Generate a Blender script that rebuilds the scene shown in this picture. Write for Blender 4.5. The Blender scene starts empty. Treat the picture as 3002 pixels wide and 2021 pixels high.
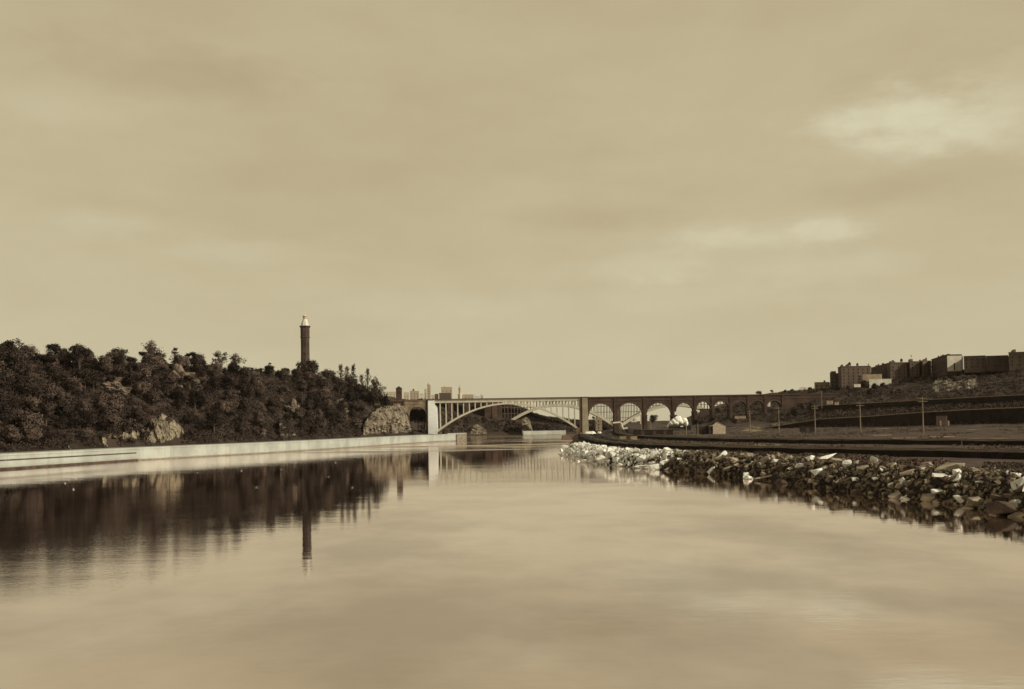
import bpy, bmesh, math, random
import numpy as np
from mathutils import Vector, Matrix, Euler
PI = math.pi
C = bpy.context.scene.collection
SC = bpy.context.scene

# ------------------------------------------------------------------ camera
F, CX, CY, SHY = 3160.0, 1501.0, 1010.5, 123.7      # measured on the 3002 px wide photograph
CAM = Vector((0, 0, 16.0))
cd = bpy.data.cameras.new('camera'); co = bpy.data.objects.new('camera', cd); C.objects.link(co)
cd.sensor_width = 36; cd.lens = 36 * F / 3002; cd.shift_y = SHY / 3002
cd.clip_start = 0.5; cd.clip_end = 60000
RM = Euler((math.radians(91.9), 0, 0)).to_matrix() @ Matrix.Rotation(math.radians(-0.9), 3, 'Z')
co.matrix_world = Matrix.Translation(CAM) @ RM.to_4x4()
SC.camera = co

def ray(px, py):
    return RM @ Vector(((px - CX) / F, (CY - py + SHY) / F, -1))
def at(px, py, Y):            # the point that stands at distance Y
    d = ray(px, py); return CAM + d * (Y / d.y)
def zat(px, py, Y): return at(px, py, Y).z
def water_at(px, py, z=0.0):
    d = ray(px, py); return CAM + d * ((z - CAM.z) / d.z)
def U(px): return (px - CX) / F

# ------------------------------------------------------------------ node helpers
def NN(nt, t, **kw):
    n = nt.nodes.new(t)
    for k, v in kw.items(): setattr(n, k, v)
    return n
def setin(nt, sock, v):
    if hasattr(v, 'is_linked') or isinstance(v, bpy.types.NodeSocket): nt.links.new(v, sock)
    else: sock.default_value = v
def M_(nt, op, a, b=0.0, c=None, clamp=False):
    n = NN(nt, 'ShaderNodeMath', operation=op); n.use_clamp = clamp
    setin(nt, n.inputs[0], a); setin(nt, n.inputs[1], b)
    if c is not None: setin(nt, n.inputs[2], c)
    return n.outputs[0]
def MIX(nt, f, a, b, blend='MIX'):
    n = NN(nt, 'ShaderNodeMix', data_type='RGBA', blend_type=blend)
    setin(nt, n.inputs[0], f)
    for s, v in ((n.inputs[6], a), (n.inputs[7], b)):
        if isinstance(v, tuple) and len(v) == 3: v = (*v, 1)
        setin(nt, s, v)
    return n.outputs[2]
def MAPR(nt, v, a, b, c=0.0, d=1.0, smooth=True):
    n = NN(nt, 'ShaderNodeMapRange', interpolation_type='SMOOTHSTEP' if smooth else 'LINEAR')
    setin(nt, n.inputs[0], v)
    for i, x in enumerate((a, b, c, d)): n.inputs[i + 1].default_value = x
    return n.outputs[0]
def NOISE(nt, vec, scale, detail=4, rough=0.55):
    n = NN(nt, 'ShaderNodeTexNoise'); n.inputs['Scale'].default_value = scale
    n.inputs['Detail'].default_value = detail; n.inputs['Roughness'].default_value = rough
    if vec is not None: nt.links.new(vec, n.inputs['Vector'])
    return n.outputs['Fac']
def MAPV(nt, vec, scale=(1, 1, 1), loc=(0, 0, 0), rot=(0, 0, 0)):
    n = NN(nt, 'ShaderNodeMapping'); nt.links.new(vec, n.inputs[0])
    n.inputs['Scale'].default_value = scale; n.inputs['Location'].default_value = loc; n.inputs['Rotation'].default_value = rot
    return n.outputs[0]

# ------------------------------------------------------------------ sun and sky
SUN = Vector((0.80, -0.36, 0.56)).normalized()       # towards the sun: right of and behind the camera
SUN_EL = math.asin(SUN.z); SUN_AZ = math.atan2(SUN.x, SUN.y)
sl = bpy.data.lights.new('sun', 'SUN'); so = bpy.data.objects.new('sun', sl); C.objects.link(so)
sl.energy = 3.3; sl.angle = math.radians(0.5); sl.color = (1.0, 0.935, 0.68)
so.rotation_euler = (-SUN).to_track_quat('-Z', 'Y').to_euler()
SC.view_settings.view_transform = 'Standard'; SC.view_settings.look = 'None'
SC.view_settings.exposure = 0.25; SC.view_settings.gamma = 1.0; SC.view_settings.use_curve_mapping = False

W = bpy.data.worlds.new('World'); SC.world = W; W.use_nodes = True
nt = W.node_tree; nt.nodes.clear()
wo = NN(nt, 'ShaderNodeOutputWorld'); bg = NN(nt, 'ShaderNodeBackground'); nt.links.new(bg.outputs[0], wo.inputs[0])
bg.inputs[1].default_value = 0.1
sky = NN(nt, 'ShaderNodeTexSky', sky_type='NISHITA'); sky.sun_disc = False
sky.sun_elevation = SUN_EL; sky.sun_rotation = SUN_AZ; sky.dust_density = 3.0; sky.air_density = 1.0
bw = NN(nt, 'ShaderNodeRGBToBW'); nt.links.new(sky.outputs[0], bw.inputs[0])
tc = NN(nt, 'ShaderNodeTexCoord'); gen = tc.outputs['Generated']
sx = NN(nt, 'ShaderNodeSeparateXYZ'); nt.links.new(gen, sx.inputs[0])
el = M_(nt, 'ARCSINE', sx.outputs[2]); az = M_(nt, 'ARCTAN2', sx.outputs[0], sx.outputs[1])
cn = NN(nt, 'ShaderNodeCombineXYZ'); nt.links.new(az, cn.inputs[0]); nt.links.new(el, cn.inputs[1])
v1 = MAPV(nt, cn.outputs[0], (3.0, 9.0, 1), (3.1, 1.7, 0), (0, 0, 0.12))
v2 = MAPV(nt, cn.outputs[0], (9.0, 20.0, 1), (0.3, 5.7, 0), (0, 0, 0.05))
n1 = NOISE(nt, v1, 1.0, 6, 0.55); n2 = NOISE(nt, v2, 1.0, 7, 0.6)
# grey veil seen against a thin bright overcast: base falls gently with height
base = M_(nt, 'ADD', MAPR(nt, el, 0.0, 0.40, 4.85, 4.42, smooth=False), MAPR(nt, el, 0.0, 0.20, 0.40, 0.0))
base = M_(nt, 'ADD', M_(nt, 'MULTIPLY', base, 0.92), M_(nt, 'MULTIPLY', M_(nt, 'MINIMUM', bw.outputs[0], 6.0), 0.08))
hi = MAPR(nt, el, 0.44, 1.2, 1.0, 0.34)
base = M_(nt, 'MULTIPLY', base, hi)
soft = M_(nt, 'ADD', 0.955, M_(nt, 'MULTIPLY', MAPR(nt, n1, 0.3, 0.7), 0.065))
base = M_(nt, 'MULTIPLY', base, soft)
base = M_(nt, 'ADD', base, M_(nt, 'MULTIPLY', M_(nt, 'SUBTRACT', n2, 0.5), 0.45))
# separate clouds: azimuth, elevation, half width, half height, strength
def rad(px, py):
    d = ray(px, py).normalized(); return math.atan2(d.x, d.y), math.asin(d.z)
wob = M_(nt, 'MULTIPLY', M_(nt, 'SUBTRACT', NOISE(nt, MAPV(nt, cn.outputs[0], (11, 24, 1)), 1.0, 8, 0.62), 0.5), 1.9)
def blob(px, py, w, h, s, base_flat=False):
    global base
    a0, e0 = rad(px, py)
    dx = M_(nt, 'DIVIDE', M_(nt, 'SUBTRACT', az, a0), w / F)
    dy = M_(nt, 'DIVIDE', M_(nt, 'SUBTRACT', el, e0), h / F)
    r = M_(nt, 'SQRT', M_(nt, 'ADD', M_(nt, 'MULTIPLY', dx, dx), M_(nt, 'MULTIPLY', dy, dy)))
    g = MAPR(nt, M_(nt, 'ADD', M_(nt, 'SUBTRACT', 1.0, r), wob), 0.0, 0.9)
    base = M_(nt, 'ADD', base, M_(nt, 'MULTIPLY', g, s))
blob(2660, 350, 340, 130, 0.65); blob(2640, 320, 230, 90, 0.35); blob(2950, 310, 380, 190, 0.5); blob(2480, 385, 170, 60, 0.3); blob(2520, 440, 260, 60, 0.2); blob(2230, 700, 330, 62, 0.5); blob(2400, 675, 150, 55, 0.4); blob(2120, 680, 140, 50, 0.35)
blob(1900, 785, 330, 60, 0.32); blob(2330, 790, 450, 70, 0.28); blob(2050, 870, 520, 60, 0.22); blob(330, 655, 260, 55, 0.26); blob(720, 740, 330, 55, 0.22)
blob(500, 210, 520, 110, -0.40); blob(150, 320, 300, 90, 0.2); blob(1500, 560, 420, 90, 0.12); blob(1250, 900, 400, 60, 0.14); blob(1700, 640, 380, 60, -0.18); blob(2600, 560, 340, 60, -0.18); blob(900, 520, 420, 90, -0.12); blob(1300, 250, 520, 90, -0.10)
blob(1650, -430, 380, 150, -0.6); blob(2250, -330, 420, 160, 0.6); blob(900, -500, 420, 110, -0.5)
tint = MIX(nt, MAPR(nt, base, 3.4, 5.7), (1.0, 0.805, 0.485), (1.0, 0.925, 0.63))
colr = NN(nt, 'ShaderNodeVectorMath', operation='SCALE'); nt.links.new(tint, colr.inputs[0]); nt.links.new(base, colr.inputs[3])
nt.links.new(colr.outputs[0], bg.inputs[0])

# ------------------------------------------------------------------ materials
def material(name, c1, c2=None, scale=1.0, rough=0.9, bump=0.0, bscale=None, coords='Object', rnd=0.0, detail=5, extra=None, spec=0.25):
    m = bpy.data.materials.new(name); m.use_nodes = True; t = m.node_tree
    p = t.nodes['Principled BSDF']; p.inputs['Roughness'].default_value = rough
    p.inputs['Specular IOR Level'].default_value = spec
    c2 = c2 or c1
    def warm(c):
        k = min(1.0, max(0.0, (0.25 - c[0]) / 0.15)); return (c[0], c[1] * (1 - .05 * k), c[2] * (1 + .22 * k))
    c1, c2 = warm(c1), warm(c2)
    tcn = NN(t, 'ShaderNodeTexCoord'); vec = tcn.outputs[coords]
    f = MAPR(t, NOISE(t, vec, scale, detail), 0.32, 0.68)
    col = MIX(t, f, c1, c2)
    if rnd:
        oi = NN(t, 'ShaderNodeObjectInfo')
        k = MAPR(t, oi.outputs['Random'], 0, 1, 1 - rnd, 1 + rnd, smooth=False)
        vm = NN(t, 'ShaderNodeVectorMath', operation='SCALE'); t.links.new(col, vm.inputs[0]); t.links.new(k, vm.inputs[3])
        col = vm.outputs[0]
    if extra: col = extra(t, vec, col)
    t.links.new(col, p.inputs['Base Color'])
    if bump:
        b = NN(t, 'ShaderNodeBump'); b.inputs['Strength'].default_value = 1.0; b.inputs['Distance'].default_value = bump
        t.links.new(NOISE(t, vec, bscale or scale * 3, 6, 0.6), b.inputs['Height']); t.links.new(b.outputs[0], p.inputs['Normal'])
    return m

def courses(strength, w, h, off=(0, 0, 0)):
    """thin darker joints of block masonry, in the wall's own colour"""
    def ex(t, vec, col):
        s = NN(t, 'ShaderNodeSeparateXYZ'); t.links.new(vec, s.inputs[0])
        c = NN(t, 'ShaderNodeCombineXYZ')
        t.links.new(M_(t, 'ADD', s.outputs[0], s.outputs[1]), c.inputs[0]); t.links.new(s.outputs[2], c.inputs[1])
        b = NN(t, 'ShaderNodeTexBrick'); t.links.new(c.outputs[0], b.inputs['Vector'])
        b.inputs['Scale'].default_value = 1.0; b.inputs['Brick Width'].default_value = w; b.inputs['Row Height'].default_value = h
        b.inputs['Mortar Size'].default_value = 0.06; b.inputs['Color1'].default_value = (1, 1, 1, 1)
        b.inputs['Color2'].default_value = (1 - strength, 1 - strength, 1 - strength, 1); b.inputs['Mortar'].default_value = (1 - 1.5 * strength,) * 3 + (1,)
        return MIX(t, 1.0, col, b.outputs[0], 'MULTIPLY')
    return ex

def weathered(t, vec, col):
    col = courses(0.16, 13.0, 12.0)(t, vec, col)
    st = MAPR(t, NOISE(t, MAPV(t, vec, (0.35, 0.35, 0.05)), 1.0, 6, 0.6), 0.50, 0.68)
    col = MIX(t, M_(t, 'MULTIPLY', st, 0.35), col, (0.30, 0.25, 0.20))
    s_ = NN(t, 'ShaderNodeSeparateXYZ'); t.links.new(vec, s_.inputs[0])
    tide = M_(t, 'ADD', s_.outputs[2], M_(t, 'MULTIPLY', NOISE(t, MAPV(t, vec, (0.2, 0.2, 0.2)), 1.0, 4), 1.2))
    return MIX(t, M_(t, 'MULTIPLY', MAPR(t, tide, 1.1, 1.7, 1.0, 0.0), 0.55), col, (0.16, 0.12, 0.09))
def cracks(t, vec, col):
    w_ = NN(t, 'ShaderNodeVectorMath', operation='ADD'); nz = NN(t, 'ShaderNodeTexNoise'); nz.inputs['Scale'].default_value = .2; t.links.new(vec, nz.inputs['Vector'])
    sc_ = NN(t, 'ShaderNodeVectorMath', operation='SCALE'); t.links.new(nz.outputs['Color'], sc_.inputs[0]); sc_.inputs[3].default_value = 5.0
    t.links.new(vec, w_.inputs[0]); t.links.new(sc_.outputs[0], w_.inputs[1])
    v_ = NN(t, 'ShaderNodeTexVoronoi', feature='DISTANCE_TO_EDGE'); v_.inputs['Scale'].default_value = 1.0; t.links.new(MAPV(t, w_.outputs[0], (.30, .30, .14), rot=(0, .35, 0)), v_.inputs['Vector'])
    return MIX(t, MAPR(t, v_.outputs['Distance'], 0.0, 0.10, 0.75, 0.0), col, (0.035, 0.025, 0.018))
MAT = {}
MAT['leaf_dark'] = material('leaf_dark', (0.019, 0.0125, 0.009), (0.050, 0.034, 0.023), 0.10, 0.8, rnd=0.6, coords='Object')
MAT['leaf_mid'] = material('leaf_mid', (0.055, 0.039, 0.027), (0.125, 0.092, 0.064), 0.2, 0.8, rnd=0.55)
MAT['leaf_thin'] = material('leaf_thin', (0.045, 0.03, 0.02), (0.10, 0.07, 0.048), 0.3, 0.8, rnd=0.3)
MAT['bark'] = material('bark', (0.05, 0.034, 0.022), (0.11, 0.08, 0.055), 1.2, 0.95)
MAT['hill'] = material('hill', (0.022, 0.015, 0.010), (0.055, 0.039, 0.026), 0.06, 1.0, bump=0.6, bscale=0.3)
MAT['cliff'] = material('cliff', (0.085, 0.065, 0.047), (0.30, 0.255, 0.195), 0.13, 0.95, bump=0.9, bscale=0.4, detail=10, extra=cracks)
MAT['cliff_dim'] = material('cliff_dim', (0.05, 0.036, 0.025), (0.20, 0.16, 0.12), 0.25, 0.95, bump=0.5, bscale=0.6, detail=8)
def yard_extra(t, vec, col):
    n = MAPR(t, NOISE(t, MAPV(t, vec, (0.05, 0.012, 0.05)), 1.0, 6), 0.60, 0.70)
    return MIX(t, n, col, (0.22, 0.175, 0.12))
MAT['yard'] = material('yard', (0.036, 0.025, 0.017), (0.088, 0.065, 0.045), 0.16, 1.0, bump=0.25, bscale=0.7, extra=yard_extra)
MAT['slope'] = material('slope', (0.025, 0.017, 0.011), (0.062, 0.044, 0.028), 0.05, 1.0, bump=0.6, bscale=0.3)
MAT['far_ground'] = material('far_ground', (0.05, 0.036, 0.024), (0.10, 0.075, 0.05), 0.01, 1.0)
MAT['cinder'] = material('cinder', (0.008, 0.006, 0.004), (0.022, 0.015, 0.010), 0.3, 1.0, bump=0.12, bscale=2)
MAT['rail'] = material('rail', (0.16, 0.12, 0.08), (0.25, 0.19, 0.13), 0.5, 0.5)
MAT['wall_white'] = material('wall_white', (0.31, 0.32, 0.32), (0.40, 0.415, 0.41), 0.09, 0.9, bump=0.04, bscale=0.6, extra=weathered)
MAT['road'] = material('road', (0.25, 0.25, 0.245), (0.33, 0.33, 0.325), 0.1, 0.95)
MAT['end_shade_tide'] = material('end_shade_tide', (0.13, 0.108, 0.082), (0.22, 0.185, 0.145), 0.5, 0.95)  # tone paints the shaded wall end, also colours the tide line
MAT['gap_shade'] = material('gap_shade', (0.008, 0.006, 0.004), (0.022, 0.016, 0.011), 0.3, 0.9)  # near-black ground colour painted for the shade in gaps between shore boulders
MAT['joint'] = material('joint', (0.045, 0.03, 0.02), (0.09, 0.065, 0.045), 0.3, 0.95)
MAT['pier_white'] = material('pier_white', (0.74, 0.75, 0.78), (0.86, 0.88, 0.92), 0.2, 0.85, bump=0.05, extra=courses(0.05, 2.6, 0.9))
MAT['pier_tan'] = material('pier_tan', (0.29, 0.245, 0.185), (0.38, 0.325, 0.25), 0.2, 0.9, bump=0.05, extra=courses(0.10, 2.6, 0.9))
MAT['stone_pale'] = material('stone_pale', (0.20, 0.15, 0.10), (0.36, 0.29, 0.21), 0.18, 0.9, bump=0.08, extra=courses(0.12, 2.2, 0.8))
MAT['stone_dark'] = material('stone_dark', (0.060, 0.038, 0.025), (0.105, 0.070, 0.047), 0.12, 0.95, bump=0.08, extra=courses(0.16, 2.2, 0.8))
MAT['stone_ring'] = material('stone_ring', (0.085, 0.058, 0.04), (0.13, 0.09, 0.062), 0.3, 0.95)
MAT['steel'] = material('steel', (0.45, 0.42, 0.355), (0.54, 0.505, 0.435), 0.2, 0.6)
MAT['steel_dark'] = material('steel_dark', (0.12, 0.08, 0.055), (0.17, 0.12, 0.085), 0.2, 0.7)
MAT['rail_dark'] = material('rail_dark', (0.07, 0.042, 0.026), (0.10, 0.065, 0.042), 0.3, 0.8)
MAT['tower_stone'] = material('tower_stone', (0.060, 0.043, 0.031), (0.095, 0.070, 0.051), 0.2, 0.95, extra=courses(0.14, 1.5, 0.7))
MAT['tower_pale'] = material('tower_pale', (0.55, 0.52, 0.50), (0.66, 0.64, 0.62), 0.4, 0.7)
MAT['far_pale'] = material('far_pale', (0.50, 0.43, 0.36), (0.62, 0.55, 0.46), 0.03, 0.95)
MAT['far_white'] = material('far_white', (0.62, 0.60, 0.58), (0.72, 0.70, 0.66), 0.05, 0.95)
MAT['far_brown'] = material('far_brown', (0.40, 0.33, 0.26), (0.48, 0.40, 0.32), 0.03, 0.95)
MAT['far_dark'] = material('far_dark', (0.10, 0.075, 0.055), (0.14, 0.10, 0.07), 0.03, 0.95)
MAT['brick_dark'] = material('brick_dark', (0.060, 0.042, 0.029), (0.088, 0.062, 0.044), 0.15, 0.95, extra=courses(0.12, 1.2, 0.5))
MAT['brick_mid'] = material('brick_mid', (0.12, 0.090, 0.064), (0.16, 0.12, 0.087), 0.15, 0.95, extra=courses(0.12, 1.2, 0.5))
MAT['plaster_pale'] = material('plaster_pale', (0.55, 0.51, 0.45), (0.68, 0.64, 0.58), 0.2, 0.9)
MAT['plaster_tan'] = material('plaster_tan', (0.26, 0.20, 0.145), (0.34, 0.27, 0.20), 0.3, 0.9)
MAT['shed_wood'] = material('shed_wood', (0.42, 0.34, 0.27), (0.52, 0.43, 0.35), 0.5, 0.9)
MAT['roof_dark'] = material('roof_dark', (0.03, 0.021, 0.014), (0.05, 0.035, 0.024), 0.5, 0.9)
MAT['glass'] = material('glass', (0.015, 0.011, 0.008), (0.03, 0.022, 0.016), 0.5, 0.5, spec=0.25)
MAT['frame'] = material('frame', (0.14, 0.10, 0.07), (0.18, 0.13, 0.09), 0.5, 0.7)
MAT['pole_wood'] = material('pole_wood', (0.20, 0.155, 0.11), (0.30, 0.235, 0.17), 0.6, 0.9)
MAT['iron_black'] = material('iron_black', (0.012, 0.009, 0.006), (0.025, 0.018, 0.012), 0.5, 0.6)
MAT['rock_white'] = material('rock_white', (0.60, 0.59, 0.575), (0.88, 0.88, 0.87), 0.35, 0.9, bump=0.15, bscale=1.2, rnd=0.13, detail=8)
MAT['rock_grey'] = material('rock_grey', (0.15, 0.12, 0.09), (0.46, 0.40, 0.32), 0.35, 0.9, bump=0.15, bscale=1.2, rnd=0.35, detail=8)
MAT['rock_brown'] = material('rock_brown', (0.045, 0.032, 0.021), (0.13, 0.097, 0.066), 0.35, 0.9, bump=0.15, bscale=1.2, rnd=0.4, detail=8)
MAT['rubble'] = material('rubble', (0.010, 0.007, 0.005), (0.26, 0.21, 0.16), 0.5, 0.95, bump=0.1)
MAT['weeds'] = material('weeds', (0.045, 0.032, 0.02), (0.13, 0.10, 0.068), 0.15, 0.95)
MAT['sand'] = material('sand', (0.66, 0.65, 0.62), (0.78, 0.77, 0.74), 0.6, 0.95, bump=0.1)
MAT['feather'] = material('feather', (0.5, 0.48, 0.45), (0.62, 0.6, 0.57), 1.0, 0.7)
MAT['steam'] = material('steam', (0.84, 0.83, 0.80), (0.9, 0.89, 0.87), 0.4, 1.0, bump=0.15, bscale=0.6, spec=0.0)
MAT['blossom'] = material('blossom', (0.28, 0.23, 0.17), (0.62, 0.57, 0.49), 0.3, 0.9)

def water_material():
    m = bpy.data.materials.new('water'); m.use_nodes = True; t = m.node_tree; t.nodes.clear()
    out = NN(t, 'ShaderNodeOutputMaterial')
    tcn = NN(t, 'ShaderNodeTexCoord'); o = tcn.outputs['Object']
    patch = MAPR(t, NOISE(t, MAPV(t, o, (0.012, 0.004, 1), rot=(0, 0, 0.15)), 1.0, 4), 0.50, 0.64)
    # breeze streaks: bands lying across the river that ruffle the surface
    h1 = NOISE(t, MAPV(t, o, (0.30, 0.55, 1)), 1.0, 3, 0.5)
    h2 = NOISE(t, MAPV(t, o, (1.3, 2.4, 1)), 1.0, 3, 0.55)
    h3 = NOISE(t, MAPV(t, o, (0.035, 0.06, 1)), 1.0, 2, 0.5)
    s = NN(t, 'ShaderNodeSeparateXYZ'); t.links.new(o, s.inputs[0])
    band = NOISE(t, MAPV(t, o, (0.006, 0.035, 1), loc=(3.3, 1.2, 0), rot=(0, 0, 0.06)), 1.0, 3)
    far = MAPR(t, s.outputs[1], 560, 680); band = MAPR(t, band, 0.47, 0.55)
    ruffle = M_(t, 'MULTIPLY', M_(t, 'MULTIPLY', far, band), MAPR(t, s.outputs[1], 900, 1000, 1, 0.6))
    amp = M_(t, 'ADD', M_(t, 'MULTIPLY', patch, 1.2), 0.32)
    h = M_(t, 'ADD', M_(t, 'MULTIPLY', h1, 0.009), M_(t, 'ADD', M_(t, 'MULTIPLY', M_(t, 'MULTIPLY', h2, amp), 0.0062), M_(t, 'MULTIPLY', h3, 0.03)))
    b = NN(t, 'ShaderNodeBump'); b.inputs['Strength'].default_value = 1.0; b.inputs['Distance'].default_value = 1.0
    t.links.new(h, b.inputs['Height'])
    fr = NN(t, 'ShaderNodeFresnel'); fr.inputs['IOR'].default_value = 1.9; t.links.new(b.outputs[0], fr.inputs['Normal'])
    g = NN(t, 'ShaderNodeBsdfGlossy'); g.inputs['Color'].default_value = (1.0, 0.925, 0.90, 1)
    t.links.new(b.outputs[0], g.inputs['Normal'])
    t.links.new(M_(t, 'ADD', 0.018, M_(t, 'MULTIPLY', ruffle, 0.22)), g.inputs['Roughness'])
    cloud_mottle = MAPR(t, NOISE(t, MAPV(t, o, (0.030, 0.020, 1), rot=(0, 0, 0.5)), 1.0, 5, 0.55), 0.36, 0.62)  # painted mottling of cloud reflections, dims the mirror in patches near the camera
    near = MAPR(t, s.outputs[1], 120, 330, 1.0, 0.15)
    cloud_mottle = M_(t, 'SUBTRACT', 1.0, M_(t, 'MULTIPLY', M_(t, 'SUBTRACT', 1.0, cloud_mottle), M_(t, 'MULTIPLY', near, 0.24)))
    d = NN(t, 'ShaderNodeBsdfDiffuse'); d.inputs['Color'].default_value = (0.020, 0.014, 0.009, 1)
    t.links.new(MIX(t, ruffle, (0.020, 0.014, 0.009), (0.30, 0.24, 0.17)), d.inputs['Color'])
    mx = NN(t, 'ShaderNodeMixShader')
    t.links.new(M_(t, 'MULTIPLY', M_(t, 'MULTIPLY', cloud_mottle, MAPR(t, fr.outputs[0], 0.05, 0.75, 0.76, 1.0, smooth=False)), M_(t, 'SUBTRACT', 1.0, M_(t, 'MULTIPLY', ruffle, 0.35))), mx.inputs[0])
    t.links.new(d.outputs[0], mx.inputs[1]); t.links.new(g.outputs[0], mx.inputs[2])
    t.links.new(mx.outputs[0], out.inputs[0])
    return m
MAT['water'] = water_material()

# ------------------------------------------------------------------ mesh and object helpers
class MB:
    def __init__(s): s.v = []; s.f = []
    def add(s, vs, fs):
        n = len(s.v); s.v += [tuple(p) for p in vs]; s.f += [tuple(i + n for i in f) for f in fs]; return s
    def box(s, x0, x1, y0, y1, z0, z1):
        return s.add([(x0, y0, z0), (x1, y0, z0), (x1, y1, z0), (x0, y1, z0), (x0, y0, z1), (x1, y0, z1), (x1, y1, z1), (x0, y1, z1)],
                     [(0, 3, 2, 1), (4, 5, 6, 7), (0, 1, 5, 4), (1, 2, 6, 5), (2, 3, 7, 6), (3, 0, 4, 7)])
    def prism(s, pts, z0, z1):          # footprint counter-clockwise; z1 may be a list
        n = len(pts); za = z0 if isinstance(z0, (list, tuple)) else [z0] * n; zb = z1 if isinstance(z1, (list, tuple)) else [z1] * n
        vs = [(p[0], p[1], a) for p, a in zip(pts, za)] + [(p[0], p[1], b) for p, b in zip(pts, zb)]
        return s.add(vs, [tuple(range(n))[::-1], tuple(range(n, 2 * n))] + [(i, (i + 1) % n, n + (i + 1) % n, n + i) for i in range(n)])
    def slabxz(s, pts, y0, y1):         # outline in x,z extruded along y
        n = len(pts); vs = [(p[0], y0, p[1]) for p in pts] + [(p[0], y1, p[1]) for p in pts]
        return s.add(vs, [tuple(range(n)), tuple(range(n, 2 * n))[::-1]] + [(i, n + i, n + (i + 1) % n, (i + 1) % n) for i in range(n)])
    def tube(s, a, b, r0, r1=None, n=6):
        r1 = r0 if r1 is None else r1; a = Vector(a); b = Vector(b); d = (b - a).normalized()
        u = d.orthogonal().normalized(); w = d.cross(u); vs = []
        for p, r in ((a, r0), (b, r1)):
            for i in range(n):
                t = 2 * PI * i / n; vs.append(p + u * (r * math.cos(t)) + w * (r * math.sin(t)))
        return s.add(vs, [(i, (i + 1) % n, n + (i + 1) % n, n + i) for i in range(n)] + [tuple(range(n))[::-1], tuple(range(n, 2 * n))])
    def lathe(s, prof, n=8, c=(0, 0), ph=0.0):
        vs = []
        for r, z in prof:
            for i in range(n):
                t = 2 * PI * i / n + ph; vs.append((c[0] + r * math.cos(t), c[1] + r * math.sin(t), z))
        fs = []
        for k in range(len(prof) - 1):
            for i in range(n): fs.append((k * n + i, k * n + (i + 1) % n, (k + 1) * n + (i + 1) % n, (k + 1) * n + i))
        m = (len(prof) - 1) * n
        return s.add(vs, fs + [tuple(range(n))[::-1], tuple(range(m, m + n))])
    def mesh(s, name, m, smooth=False):
        me = bpy.data.meshes.new(name); me.from_pydata(s.v, [], s.f); me.materials.append(m)
        if smooth: me.polygons.foreach_set('use_smooth', [True] * len(me.polygons))
        me.update(); return me
    def build(s, name, m, parent=None, smooth=False, loc=None):
        if isinstance(m, str): m = MAT[m]
        o = bpy.data.objects.new(name, s.mesh(name, m, smooth)); C.objects.link(o)
        if loc is not None: o.location = loc
        if parent is not None: o.parent = parent
        return o
def put(name, me, parent=None, loc=None):
    o = bpy.data.objects.new(name, me); C.objects.link(o)
    if loc is not None: o.location = loc
    if parent is not None: o.parent = parent
    return o
def tag(o, label=None, cat=None, group=None, kind=None):
    if label: o['label'] = label
    if cat: o['category'] = cat
    if group: o['group'] = group
    if kind: o['kind'] = kind
    return o
def empty(name, loc=(0, 0, 0), label=None, cat=None, group=None):
    o = bpy.data.objects.new(name, None); C.objects.link(o); o.location = loc; o.empty_display_size = 1
    return tag(o, label, cat, group)
def copy_tree(o, parent=None):
    c = o.copy(); C.objects.link(c)
    if parent is not None: c.parent = parent
    for ch in list(o.children): copy_tree(ch, c)
    return c
def interp(x, xs, ys): return float(np.interp(x, xs, ys))
def sstep(a, b, x):
    t = np.clip((x - a) / (b - a), 0, 1); return t * t * (3 - 2 * t)

# value noise for terrain and crags
_rs = np.random.RandomState(5); _G = _rs.rand(64, 64, 64)
def vnoise(x, y, z=0.0):
    x = np.asarray(x, float); y = np.asarray(y, float); z = np.asarray(z, float) + x * 0
    xi, yi, zi = np.floor(x).astype(int), np.floor(y).astype(int), np.floor(z).astype(int)
    fx, fy, fz = x - xi, y - yi, z - zi
    fx, fy, fz = fx * fx * (3 - 2 * fx), fy * fy * (3 - 2 * fy), fz * fz * (3 - 2 * fz)
    r = 0
    for a in (0, 1):
        for b in (0, 1):
            for c in (0, 1):
                r = r + _G[(xi + a) % 64, (yi + b) % 64, (zi + c) % 64] * (fx if a else 1 - fx) * (fy if b else 1 - fy) * (fz if c else 1 - fz)
    return r - 0.5
def fbm(x, y, z=0.0, n=4):
    r = 0; a = 1.0; f = 1.0
    for _ in range(n): r = r + a * vnoise(x * f, y * f, np.asarray(z) * f); a *= 0.5; f *= 2.03
    return r

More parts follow.
